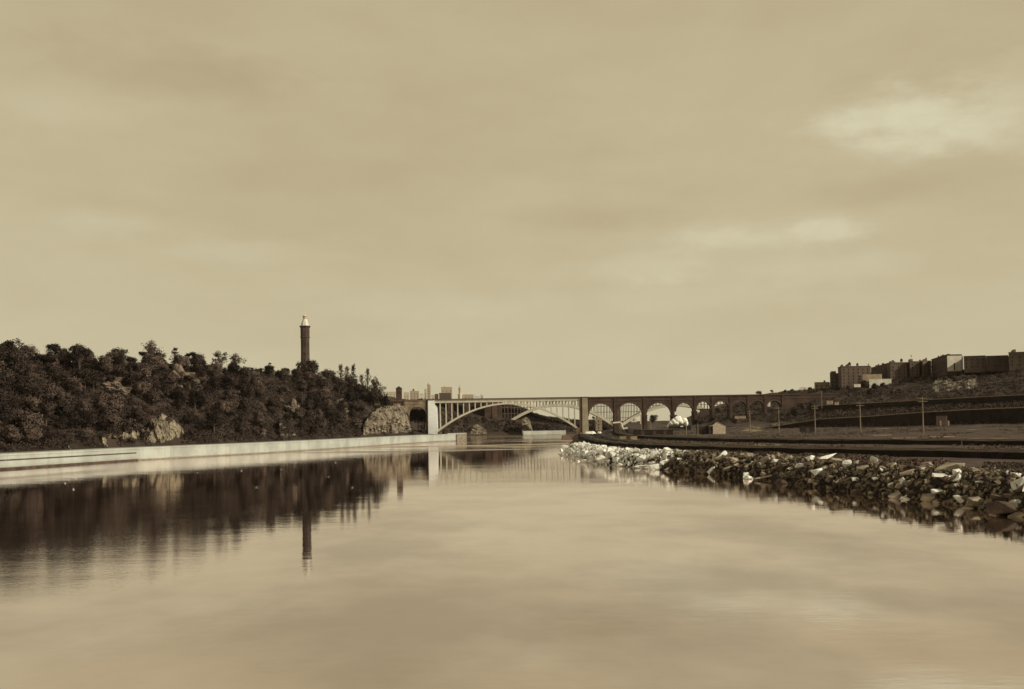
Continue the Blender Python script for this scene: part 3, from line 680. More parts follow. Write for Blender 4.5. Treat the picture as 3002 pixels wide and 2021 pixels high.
for a, b in ((1420, 1469), (1801, 1817), (2150, 2200)):
    m = MB(); m.box(X2(a), X2(b), Y2 - 3, Y2 + 27, -2, 44.4); fbp(m, 'stone_pier', 'stone_dark')
    wd = (b - a)
    m = MB(); m.box(X2(a + wd * .45), X2(a + wd * .75), Y2 - 3.8, Y2 - 3.003, -2, 44.4); fbp(m, 'pilaster', 'stone_ring')
    m = MB(); m.box(X2(a - 2), X2(b + 2), Y2 - 4.6, Y2 + 28, -2, 7.0); fbp(m, 'pier_base', 'stone_dark')
for px in (1370, 1320):
    m = MB(); m.box(X2(px) - 4, X2(px) + 4, Y2, Y2 + 23, 5, 44.4); fbp(m, 'stone_pier', 'stone_dark')

# ================================================================== STONE WATER TOWER
tx, ty = at(895.4, 1100, 1000).x, 1000.0
ztp = zat(895, 956, 1000); zb = hl(tx, ty) - 3
tw = empty('water_tower', (tx, ty, zb), 'tall dark octagonal stone tower with pale conical top on the bluff', 'tower')
H = ztp - zb; r = 4.15
ph = PI / 8
MB().lathe([(r + .9, 0), (r + .7, 6), (r + .15, 7), (r, 22), (r - .15, 34)], 8, ph=ph).build('shaft', 'tower_stone', tw)
z1_ = H - 10.5
MB().lathe([(r - .15, 34.01), (r - .1, z1_ - 1.2), (r + .2, z1_ - .5)], 8, ph=ph).build('upper_shaft', 'tower_stone', tw)
MB().lathe([(r + .45, z1_ - .49), (r + .45, z1_ + .2), (r + .1, z1_ + .4)], 8, ph=ph).build('gallery_band', 'tower_stone', tw)
MB().lathe([(r + .05, z1_ + .41), (r + .15, H - 1.7)], 8, ph=ph).build('belfry', 'tower_stone', tw)
MB().lathe([(r + .3, H - 1.69), (r + .95, H - .9), (r + 1.0, H)], 8, ph=ph).build('cornice', 'tower_stone', tw)
MB().lathe([(3.8, H + .01), (3.45, H + 2.0), (2.5, H + 4.4), (1.85, H + 6.2)], 8, ph=ph).build('cone_roof', 'tower_pale', tw)
MB().lathe([(1.75, H + 6.21), (1.8, H + 8.0), (2.2, H + 8.9), (2.25, H + 9.3)], 8, ph=ph).build('lantern', 'far_brown', tw)
MB().lathe([(1.6, H + 9.31), (.4, H + 10.4), (.12, H + 11), (.1, H + 15.0)], 8, ph=ph).build('finial', 'tower_pale', tw)
for zz in (9, 16, 23, 29, 38, 46, z1_ + 3):
    for a in (-PI / 2 , -PI / 4, 0):
        rr = (r - .02) * math.cos(PI / 8)
        m = MB(); m.box(-.45, .45, -.08, .08, 0, 2.4 if zz < z1_ else 3.6)
        o = m.build('window', 'glass', tw); o.location = (rr * math.cos(a), rr * math.sin(a), zz); o.rotation_euler = (0, 0, a + PI / 2)

# ================================================================== BUILDINGS
win_mesh = {}
def window_mesh(w_, h_):
    k = (w_, h_)
    if k not in win_mesh:
        m = MB(); m.box(-w_ / 2, w_ / 2, -.06, .04, 0, h_); win_mesh[k] = m.mesh('window', MAT['glass'])
    return win_mesh[k]
def building(name, foot, ztop, zbot, mat, label, cat='building', group=None, win=None, roof=None, parapet=True, edges=None, floors=3.3, wsize=(1.1, 1.7)):
    """foot: list of (px, Y), counter-clockwise seen from above"""
    P = [Vector((U(px) * Y, Y)) for px, Y in foot]
    area = sum(P[i].x * P[(i + 1) % len(P)].y - P[(i + 1) % len(P)].x * P[i].y for i in range(len(P)))
    if area < 0: P.reverse()
    c = sum(P, Vector((0, 0))) / len(P); root = empty(name, (c.x, c.y, zbot), label, cat, group)
    Q = [(p.x - c.x, p.y - c.y) for p in P]
    H_ = ztop - zbot
    MB().prism(Q, -3 if H_ > 6 else -.8, H_).build('wall', mat, root)
    if parapet:
        S = [(x * 1.02, y * 1.02) for x, y in Q]; MB().prism(S, H_ + .01, H_ + .5).build('cornice', roof or mat, root)
    cnt = 0
    if win:
        me = window_mesh(*wsize); n = len(Q)
        for i in range(n):
            a, b = Vector(Q[i]), Vector(Q[(i + 1) % n]); d = b - a; L = d.length
            nrm = Vector((d.y, -d.x)).normalized(); mid = (a + b) / 2 + c
            if nrm.dot(-mid) < 0: continue
            k = int(L // win)
            for q in range(k):
                for fl in range(int((H_ - 1.0) // floors)):
                    if cnt >= 96: break
                    p = a + d * ((q + .5) / k) + nrm * .03
                    o = put('window', me, root, (p.x, p.y, 1.0 + fl * floors)); o.rotation_euler = (0, 0, math.atan2(d.y, d.x)); cnt += 1
    if win and ztop - zbot > 12:
        rr_ = random.Random(int(P[0].x * 7))
        for k in range(4):
            a, b = rr_.uniform(.15, .85), rr_.uniform(.1, .5); p = Vector(Q[0]).lerp(Vector(Q[1]), a).lerp(Vector(Q[3 if len(Q) == 4 else 2]), b * .6)
            w_ = rr_.uniform(.4, 1.6); h_ = rr_.uniform(1.0, 2.6); m = MB(); m.box(-w_, w_, -w_ * .8, w_ * .8, 0, h_); o = m.build('chimney' if w_ < .8 else 'bulkhead', mat, root); o.location = (p.x, p.y, H_ + .5)
    return root
def tank(root, x, y, z, s=1.0, name='water_tank'):
    m = MB(); m.lathe([(1.6 * s, 1.2 * s), (1.6 * s, 4 * s), (.2, 5.2 * s)], 10, c=(x, y))
    for a, b in ((-1, -1), (1, -1), (1, 1), (-1, 1)): m.tube((x + a * s, y + b * s, 0), (x + a * s, y + b * s, 1.3 * s), .15, n=4)
    o = m.build(name, 'roof_dark', root); o.location = (0, 0, z); return o
def stack(root, x, y, z, h=2.2, w_=.8, mat='brick_mid'):
    m = MB(); m.box(x - w_, x + w_, y - w_, y + w_, 0, h); o = m.build('chimney', mat, root); o.location = (0, 0, z); return o

Za = lambda px, py, Y: zat(px, py, Y)
b1 = building('house', [(2388, 1120), (2430, 1120), (2434, 1145), (2392, 1145)], Za(2410, 1122, 1120), 44, 'plaster_tan', 'low pale flat-roofed house at the left end of the hilltop row', win=4.0, floors=3.0)
stack(b1, 3, 2, Za(2410, 1122, 1120) - 44 + .5)
b2 = building('apartment_building', [(2434, 1110), (2460, 1110), (2464, 1135), (2437, 1135)], Za(2446, 1096, 1110), 44, 'brick_mid', 'narrow brick block between the low pale house and the big dark block', win=4.2)
b3 = building('apartment_building', [(2458, 1104), (2468, 1080), (2552, 1080), (2556, 1120), (2462, 1125)], Za(2500, 1075, 1080), 42, 'brick_mid', 'big dark cube-shaped block with a roof tank, largest on the left of the hilltop', win=4.3)
h3 = Za(2500, 1075, 1080) - 42 + .5
tank(b3, -5.5, -10, h3, .9); tank(b3, 2.5, -10, h3, .7); stack(b3, -13, -10, h3); stack(b3, 13, -12, h3, 2.6, .5, 'plaster_tan')
zt = Za(2599, 1067, 1090)
b4 = building('apartment_building', [(2556, 1180), (2601, 1090), (2618, 1100), (2580, 1200)], zt, 46, 'brick_dark', 'dark block whose long roofline climbs away from the big cube-shaped block', win=4.3)
b5 = building('apartment_building', [(2602, 1086), (2612, 1072), (2661, 1072), (2668, 1105), (2608, 1110)], Za(2635, 1064, 1072), 50, 'brick_mid', 'wide brick block with a rounded roof tank in the middle of the hilltop row', win=4.3)
h5 = Za(2635, 1064, 1072) - 50 + .5; tank(b5, 1.5, -10, h5, .8); stack(b5, -7, -10, h5, 1.6)
b6 = building('apartment_building', [(2664, 1080), (2670, 1066), (2697, 1066), (2702, 1098), (2668, 1100)], Za(2680, 1061, 1066), 52, 'brick_mid', 'brick block with a flagpole, just right of the block with the rounded tank', win=4.3)
h6 = Za(2680, 1061, 1066) - 52 + .5
m = MB(); m.tube((-5, -8, 0), (-5, -8, 6.5), .16, .08, 6); m.add([(-5.9, -8, 5.3), (-4.1, -8, 5.3), (-5, -8, 7.2)], [(0, 1, 2)]); o = m.build('flagpole', 'pole_wood', b6); o.location = (0, 0, h6)
stack(b6, 3.5, -8, h6, 1.8)
b7 = building('apartment_building', [(2699, 1085), (2708, 1056), (2731, 1062), (2734, 1095)], Za(2716, 1059, 1060), 53, 'brick_mid', 'narrow block with one tall chimney near the right of the hilltop row', win=4.3)
stack(b7, -4, -10, Za(2716, 1059, 1060) - 53 + .5, 3.0, .6); stack(b7, 4, -8, Za(2716, 1059, 1060) - 53 + .5, 1.2, .8)
zt = Za(2777, 1041.5, 985)
b8 = building('apartment_building', [(2733, 1062), (2777, 985), (2822, 985), (2826, 1062)], zt, 56, 'brick_dark', 'dark block with a blank pale end wall coloured as sunlit at the right end of the hilltop', win=4.3)
m = MB(); P0 = Vector(b8.location); xl, xr_ = U(2779) * 985 - P0.x, U(2821.5) * 985 - P0.x
m.box(xl, xr_, 985 - P0.y - .25, 985 - P0.y - .004, .5, zt - 56 - .3); m.build('sunlit_end', 'plaster_pale', b8)  # pale panel paints sunlight onto the end of the dark block
for i in range(1):
    m = MB(); m.box(-.5, .5, -.1, .1, -5, 2.0); o = m.build('window', 'glass', b8); o.location = (xl + 6.5 + i * 7.5, 985 - P0.y - .3, 6)
for i in range(3):
    a = 2828 + i * 66
    building('apartment_building', [(a, 960 - i * 14), (a + 64, 954 - i * 14), (a + 66, 1000 - i * 14), (a + 4, 1006 - i * 14)], Za(a, 1046 - i * 3 + (i % 2) * 5, 960), 57, ['brick_mid', 'brick_dark'][i % 2],
             ['brick block first to the right of the pale end wall', 'dark brick block second to the right of the pale end wall', 'brick block third to the right of the pale end wall', 'dark brick block fourth to the right of the pale end wall', 'brick block fifth to the right of the pale end wall'][i], win=4.3)
# lower houses on the slope
b9 = building('house', [(2530, 1058), (2584, 1058), (2586, 1070), (2532, 1070)], Za(2556, 1099, 1058), Za(2556, 1116, 1058), 'plaster_tan', 'grey low house on the slope just below the big dark block', floors=2.6)
b10 = building('house', [(2549, 1040), (2614, 1040), (2612, 1052), (2551, 1052)], Za(2580, 1113, 1040), Za(2580, 1146, 1040), 'plaster_pale', 'white house half hidden by trees below the hilltop blocks', win=6.0, wsize=(1.0, 1.8))
building('shed', [(2504, 1020), (2522, 1020), (2523, 1030), (2505, 1030)], Za(2513, 1128, 1020), Za(2513, 1133, 1020), 'plaster_pale', 'tiny white roof among trees below the big dark block', 'shed')
building('house', [(2344, 1290), (2365, 1290), (2366, 1305), (2345, 1305)], Za(2355, 1137, 1290), Za(2355, 1152, 1290), 'plaster_pale', 'small white house on the skyline behind the right end of the bridge', win=4.0)
building('house', [(2423, 905), (2440, 905), (2441, 915), (2424, 915)], Za(2431, 1177, 905), Za(2431, 1183, 905), 'plaster_tan', 'small pale hut above the upper retaining wall', 'hut')
building('shed', [(2446, 905), (2457, 905), (2458, 912), (2447, 912)], Za(2451, 1181, 905), Za(2451, 1185, 905), 'plaster_tan', 'smaller pale hut right of the other above the upper retaining wall', 'hut')
# houses seen through the stone arches
building('house', [(1744, 1100), (1762, 1100), (1763, 1112), (1745, 1112)], Za(1753, 1227, 1100), 4, 'plaster_tan', 'tan house standing under the first stone arch right of the steel span', win=3.5)
building('house', [(1850, 1180), (1863, 1180), (1864, 1192), (1851, 1192)], Za(1856, 1223, 1180), Za(1856, 1236, 1180), 'plaster_pale', 'small pale house seen under the second stone arch', win=4)
building('building', [(1875, 1230), (1884, 1230), (1885, 1245), (1876, 1245)], Za(1880, 1209, 1230), Za(1880, 1236, 1230), 'plaster_pale', 'tall narrow pale building at the right side of the second stone arch')
building('building', [(2246, 1050), (2256, 1050), (2257, 1060), (2247, 1060)], Za(2251, 1173, 1050), Za(2251, 1190, 1050), 'plaster_pale', 'narrow white building seen under the last stone arch but one')
building('building', [(2050, 1130), (2082, 1130), (2083, 1150), (2051, 1150)], Za(2066, 1200, 1130), Za(2066, 1240, 1130), 'brick_dark', 'dark building filling the fifth stone arch')
building('building', [(2152, 930), (2183, 930), (2184, 940), (2153, 940)], Za(2167, 1222, 930), Za(2167, 1225, 930), 'plaster_tan', 'low pale-roofed platform below the seventh stone arch', 'platform')

# distant skyline behind the bridge
YS = 2600.0
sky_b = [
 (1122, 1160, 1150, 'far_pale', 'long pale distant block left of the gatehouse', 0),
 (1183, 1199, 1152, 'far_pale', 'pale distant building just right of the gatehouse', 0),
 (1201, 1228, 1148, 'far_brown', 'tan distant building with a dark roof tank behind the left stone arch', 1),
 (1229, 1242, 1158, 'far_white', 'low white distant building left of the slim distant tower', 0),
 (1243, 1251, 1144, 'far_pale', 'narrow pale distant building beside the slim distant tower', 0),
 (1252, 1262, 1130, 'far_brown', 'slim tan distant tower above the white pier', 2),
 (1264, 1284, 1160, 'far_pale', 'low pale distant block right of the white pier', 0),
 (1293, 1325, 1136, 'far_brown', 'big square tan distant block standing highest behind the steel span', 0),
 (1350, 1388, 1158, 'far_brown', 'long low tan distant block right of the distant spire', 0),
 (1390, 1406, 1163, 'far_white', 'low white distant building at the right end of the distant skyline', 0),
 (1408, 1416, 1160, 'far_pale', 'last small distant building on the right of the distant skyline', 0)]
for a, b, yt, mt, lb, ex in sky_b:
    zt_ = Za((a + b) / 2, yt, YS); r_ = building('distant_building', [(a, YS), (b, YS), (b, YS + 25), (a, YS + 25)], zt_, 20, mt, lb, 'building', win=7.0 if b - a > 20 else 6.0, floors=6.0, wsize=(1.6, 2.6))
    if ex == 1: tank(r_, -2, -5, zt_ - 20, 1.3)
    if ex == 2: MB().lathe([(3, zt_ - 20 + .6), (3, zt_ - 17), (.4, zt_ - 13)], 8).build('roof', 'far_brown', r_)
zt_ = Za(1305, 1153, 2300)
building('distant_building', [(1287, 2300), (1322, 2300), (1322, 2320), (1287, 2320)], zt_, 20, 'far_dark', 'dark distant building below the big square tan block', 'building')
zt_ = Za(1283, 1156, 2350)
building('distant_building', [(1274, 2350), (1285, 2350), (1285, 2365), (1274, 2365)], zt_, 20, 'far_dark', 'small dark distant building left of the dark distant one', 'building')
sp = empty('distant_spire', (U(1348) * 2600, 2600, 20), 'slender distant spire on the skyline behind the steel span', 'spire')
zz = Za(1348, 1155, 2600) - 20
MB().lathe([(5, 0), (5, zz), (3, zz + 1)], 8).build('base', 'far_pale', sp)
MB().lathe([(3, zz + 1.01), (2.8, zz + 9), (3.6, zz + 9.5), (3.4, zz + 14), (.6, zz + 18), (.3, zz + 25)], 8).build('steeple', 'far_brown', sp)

# ================================================================== RETAINING WALLS on the right slope
def rwall(pts, off_, label, mat='brick_dark', th=2.0):
    m = MB(); n = len(pts); vs = []
    root = empty('retaining_wall', (U(pts[n // 2][0]) * pts[n // 2][1], pts[n // 2][1], pts[n // 2][2]), label, 'wall')
    for px, Y, zb_, zt_ in pts:
        X = U(px) * Y
        for y_, z_ in ((Y + off_, zb_ - 2), (Y + off_, zt_), (Y + off_ + th, zt_), (Y + off_ + th, zb_ - 2)): vs.append((X * y_ / Y, y_, z_))
    fs = []
    for i in range(n - 1):
        for k in range(3): a = i * 4 + k; fs.append((a, a + 4, a + 5, a + 1))
    fs += [(0, 1, 2, 3), ((n - 1) * 4 + 3, (n - 1) * 4 + 2, (n - 1) * 4 + 1, (n - 1) * 4)]
    m.add(vs, fs); o = m.build('wall_face', mat, root); o.location = -Vector(root.location)
    vs = []
    for px, Y, zb_, zt_ in pts:
        X = U(px) * Y
        for y_, z_ in ((Y + off_ - .3, zt_ + .01), (Y + off_ - .3, zt_ + .55), (Y + off_ + 1.0, zt_ + .55), (Y + off_ + 1.0, zt_ + .01)): vs.append((X * y_ / Y, y_, z_))
    fs = []
    for i in range(n - 1):
        for k in range(4): a = i * 4 + k; b = i * 4 + (k + 1) % 4; fs.append((a, a + 4, b + 4, b))
    m = MB(); m.add(vs, fs); o = m.build('coping', 'plaster_tan', root); o.location = -Vector(root.location)
    return root
MAT['wall_shade'] = material('wall_shade', (0.012, 0.008, 0.005), (0.030, 0.020, 0.013), 0.2, 0.95, extra=courses(0.15, 2, .8))  # near-black colour paints in the shade on the retaining wall faces
rwall([(2235, 902, 6.5, 7.6), (2300, 878, 8, 10.6), (2400, 849, 8.7, 14.6), (2550, 784, 9.2, 16.2), (2700, 704, 10, 18.2), (2850, 649, 11, 19.2), (3300, 549, 12, 20.6)], -1.5, 'dark lower retaining wall growing taller along the foot of the right slope', 'wall_shade')
rwall([(2395, 950, 21.7, 26.4), (2550, 899, 22, 27.3), (2700, 854, 23.3, 28.4), (2850, 799, 24, 29), (3300, 679, 25, 30.4)], -1.5, 'dark upper retaining wall halfway up the right slope', 'wall_shade')

# ================================================================== RAILWAY TRACKS
def drape(poly, w_, lift, res=4.0, off_=0.0):
    pts = []
    for a, b in zip(poly[:-1], poly[1:]):
        a, b = Vector(a), Vector(b); k = max(1, int((b - a).length / res))
        for i in range(k): pts.append(a.lerp(b, i / k))
    pts.append(Vector(poly[-1])); m = MB(); vs = []
    for i, p in enumerate(pts):
        t = (pts[min(i + 1, len(pts) - 1)] - pts[max(i - 1, 0)]).normalized(); nn = Vector((-t.y, t.x))
        c0 = p + nn * off_
        z = max(hr(c0.x, c0.y), hr((c0 + nn * w_ / 2).x, (c0 + nn * w_ / 2).y), hr((c0 - nn * w_ / 2).x, (c0 - nn * w_ / 2).y)) + lift
        A, B, A2, B2 = c0 + nn * (w_ / 2), c0 - nn * (w_ / 2), c0 + nn * (w_ / 2 + .5), c0 - nn * (w_ / 2 + .5)
        z += float(fbm(p.x / 4, p.y / 4, 6.6)) * .25 * (lift > 0 and w_ > 1); j_ = (float(fbm(p.x / 2.5, p.y / 2.5, 1.1)) * 2.2 if w_ > 1 else 0); A, A2 = A + nn * j_, A2 + nn * j_
        vs += [(A2.x, A2.y, z - 2.6), (A.x, A.y, z), (B.x, B.y, z), (B2.x, B2.y, z - 2.6)]
    fs = []
    for i in range(len(pts) - 1):
        for k in range(3): a = i * 4 + k; fs.append((a, a + 1, a + 5, a + 4))
    return m.add(vs, fs)
TA = [(196, 130), (150, 220), (118, 288), (97, 330), (80, 368), (62, 412), (52, 470), (49, 560), (54, 700), (64, 860), (82, 1000)]
TB = [(300, 170), (225, 300), (163, 397), (135, 460), (112, 520), (92, 600), (84, 720), (92, 860), (104, 1000)]
for poly, lb, offs in ((TA, 'near the rocky shore', (-5.5, 5.5)), (TB, 'farther inland across the yard', (-5.5, 5.5))):
    for k, of_ in enumerate(offs):
        rt = empty('railway_track', (poly[4][0], poly[4][1], 5), 'dark cinder railway bed, %s of the pair %s' % (['landward line', 'riverward line'][0 if of_ < 0 else 1], lb), 'railway track', 'railway lines in the yard')
        o = drape(poly, 9.6, 1.5, off_=of_).build('track_bed', 'cinder', rt); o.location = -Vector(rt.location)
        for s_ in (-.75, .75):
            o = drape(poly, .12, 1.75, off_=of_ + s_).build('rail', 'rail', rt); o.location = -Vector(rt.location)

for k, (px, Y, lb) in enumerate([(2130, 560, 'dark stack of timber ties by the landward track, left of the gabled shed front'), (2460, 470, 'dark stack of timber ties on the gravel between the third and fourth pole'), (2640, 430, 'dark stack of timber ties on the gravel below the hut'), (2010, 640, 'low dark stack of timber ties behind the white riprap heap')]):
    x = U(px) * Y; root = empty('tie_stack', (x, Y, hr(x, Y)), lb, 'timber stack', 'stacks of ties in the yard'); m = MB()
    for r_ in range(4):
        for c_ in range(5):
            if r_ % 2: m.box(-1.3 + .02 * r_, 1.3, -1.3 + c_ * .55, -1.0 + c_ * .55, r_ * .3, r_ * .3 + .27)
            else: m.box(-1.3 + c_ * .55, -1.0 + c_ * .55, -1.3, 1.3, r_ * .3, r_ * .3 + .27)
    m.build('ties', 'joint', root)
for k in range(26):
    px = 2215 + k * 24; Y = 560 - k * 7.2; x = U(px) * Y; m = MB(); m.tube((0, 0, -.4), (0, 0, 1.5 + .2 * math.sin(k * 2.3)), .11, .09, 6)
    o = m.build('fence_post', 'pole_wood', loc=(x, Y, hr(x, Y))); o.rotation_euler = (.05 * math.sin(k), .06 * math.cos(k * 1.7), 0); tag(o, 'thin wooden fence post in the row behind the landward track', 'post', 'fence posts behind the landward track')
# ================================================================== TREES
def leaf_quads(P, size, rng, flat=0.0):
    n = len(P); a = rng.normal(size=(n, 3)); a /= np.linalg.norm(a, axis=1)[:, None]
    b = rng.normal(size=(n, 3)); b[:, 2] *= (1 - flat); b -= a * (a * b).sum(1)[:, None]; b /= np.linalg.norm(b, axis=1)[:, None] + 1e-9
    s = size * rng.uniform(.55, 1.25, (n, 1)); a = a * s * .5; b = b * s * .36
    V = np.stack([P - a - b * .3, P + b, P + a + b * .2, P - b], 1).reshape(-1, 3)
    return V, np.arange(4 * n).reshape(n, 4)
def leaf_mesh(name, P, size, rng, mat, N=None):
    """leaves turned outwards and shaded as the clump they belong to"""
    V, Fq = leaf_quads(P, size, rng)
    if N is not None:
        N = N + rng.normal(size=N.shape) * .10; N /= np.linalg.norm(N, axis=1)[:, None] + 1e-9
        Q = V.reshape(-1, 4, 3); g_ = np.cross(Q[:, 1] - Q[:, 0], Q[:, 2] - Q[:, 0]); flip = (g_ * N).sum(1) < 0
        Fq = np.where(flip[:, None], Fq[:, ::-1], Fq)
    me = bpy.data.meshes.new(name); me.from_pydata(V.tolist(), [], Fq.tolist()); me.materials.append(MAT[mat]); me.update()
    if N is not None:
        me.polygons.foreach_set('use_smooth', [True] * len(me.polygons))
        me.normals_split_custom_set_from_vertices(np.repeat(N, 4, axis=0).tolist())
    return me
def crown_pts(kind, rng, w_, h_, z0):
    cl = []
    if kind in ('broad', 'open', 'bush'):
        nl = {'broad': 8, 'open': 9, 'bush': 5}[kind]
        for i in range(nl):
            a = rng.uniform(0, 2 * PI); rr = w_ * .5 * rng.uniform(.15, .68); k = rng.uniform(0, 1)
            c = np.array([rr * math.cos(a) * (1 - .3 * k), rr * math.sin(a) * (1 - .3 * k), z0 + h_ * (.2 + .62 * k)])
            rl = w_ * rng.uniform(.16, .27) * (1 if kind != 'open' else .8)
            m = {'broad': 16, 'open': 9, 'bush': 14}[kind]
            for _ in range(m):
                d = rng.normal(size=3); d /= np.linalg.norm(d); d[2] = d[2] * .75
                cl.append((c + d * rl * rng.uniform(.55, 1.1), rl * rng.uniform(.25, .5)))
        if kind == 'broad':
            for _ in range(24):
                d = rng.normal(size=3); d /= np.linalg.norm(d); cl.append((np.array([0, 0, z0 + h_ * .45]) + d * np.array([w_ * .3, w_ * .3, h_ * .34]), w_ * .10))
    elif kind == 'poplar':
        for _ in range(75):
            k = rng.uniform(0, 1); a = rng.uniform(0, 2 * PI); rr = w_ * .5 * math.sin(PI * min(.98, k * .82 + .14)) ** .7 * rng.uniform(.2, 1.0)
            cl.append((np.array([rr * math.cos(a), rr * math.sin(a), z0 + h_ * k]), w_ * .13))
    elif kind == 'pine':
        for _ in range(80):
            k = rng.uniform(0, 1) ** 1.2; a = rng.uniform(0, 2 * PI); lay = math.floor(k * 6) / 6
            rr = w_ * .5 * (1 - lay) ** .8 * rng.uniform(.2, 1.0); cl.append((np.array([rr * math.cos(a), rr * math.sin(a), z0 + h_ * (lay + rng.uniform(-.02, .05)) - rr * .1]), w_ * .07))
    elif kind == 'umbrella':
        for _ in range(60):
            a = rng.uniform(0, 2 * PI); rr = w_ * .5 * math.sqrt(rng.uniform(0, 1))
            cl.append((np.array([rr * math.cos(a), rr * math.sin(a), z0 + h_ * (.65 + .3 * rng.uniform(-1, 1) * math.sqrt(max(0, 1 - (2 * rr / w_) ** 2)))]), w_ * .10))
    return cl
def make_tree(kind, seed, w_, h_, trunk_h, mat, leaf=.75, per=13):
    rng = np.random.RandomState(seed); cl = crown_pts(kind, rng, w_, h_ - trunk_h, trunk_h * .8)
    P = np.concatenate([c + rng.normal(size=(per, 3)) * r_ * .62 for c, r_ in cl]); P[:, 2] = np.maximum(P[:, 2], .3)
    CC = np.repeat(np.array([c for c, r_ in cl]), per, axis=0); RR = np.repeat(np.array([r_ for c, r_ in cl]), per)[:, None]
    mid_ = np.array([0, 0, trunk_h + (h_ - trunk_h) * .4])
    N = (P - CC) / (RR + 1e-6) * .55 + (P - mid_) / (w_ * .5) * .9 + np.array([0, 0, .25])
    cm = leaf_mesh('crown', P, leaf, rng, mat, N)
    m = MB(); top = Vector((rng.uniform(-.4, .4), rng.uniform(-.4, .4), trunk_h + (h_ - trunk_h) * .55)); r0 = .028 * h_ + .05
    mid = Vector((top.x * .3 + rng.uniform(-.2, .2), top.y * .3, trunk_h * .7))
    m.tube((0, 0, -1.5), mid, r0, r0 * .72, 6); m.tube(mid, top, r0 * .72, r0 * .25, 6)
    idx = rng.choice(len(cl), min(len(cl), 14 if kind in ('open', 'umbrella') else 9), replace=False)
    for i in idx:
        c = Vector(cl[i][0]); k = rng.uniform(.25, .85); s_ = mid.lerp(top, k); s_.z = min(s_.z, c.z - .3) if c.z > mid.z else s_.z
        e = s_.lerp(c, .55) + Vector((0, 0, .25)); m.tube(s_, e, r0 * .32, r0 * .2, 4); m.tube(e, c, r0 * .2, r0 * .07, 4)
    tm = m.mesh('trunk', MAT['bark'])
    return tm, cm
TM = {}
def tree_mesh(key):
    if key not in TM:
        kind, seed = key
        spec = {'broad': (10, 12, 3.2, 'leaf_dark', .62, 24), 'mid': (9, 10, 2.4, 'leaf_mid', .6, 24), 'open': (11, 14, 4.2, 'leaf_thin', .62, 15), 'opendark': (9, 12, 3.4, 'leaf_dark', .5, 24),
                'poplar': (4.2, 15, 2.0, 'leaf_mid', .6, 11), 'pine': (8, 13, 2.0, 'leaf_dark', .6, 11), 'umbrella': (8, 12, 7, 'leaf_dark', .6, 14), 'bush': (7, 5.5, .6, 'leaf_mid', .55, 20), 'bushdark': (7, 5.5, .6, 'leaf_dark', .55, 20)}[kind]
        k2 = {'mid': 'broad', 'opendark': 'open', 'bushdark': 'bush'}.get(kind, kind)
        TM[key] = make_tree(k2, seed * 17 + len(kind), spec[0], spec[1], spec[2], spec[3], spec[4], spec[5]) + (spec[1],)
    return TM[key]
def tree(x, y, z, key, height, label, group=None, rz=0.0, wide=1.0, name='tree', cat='tree'):
    tm, cm, h0 = tree_mesh(key); s_ = height / h0
    r_ = empty(name, (x, y, z), label, cat, group); r_.scale = (s_ * wide, s_ * wide, s_); r_.rotation_euler = (0, 0, rz)
    put('trunk', tm, r_); put('crown', cm, r_); return r_
rnd = random.Random(11)
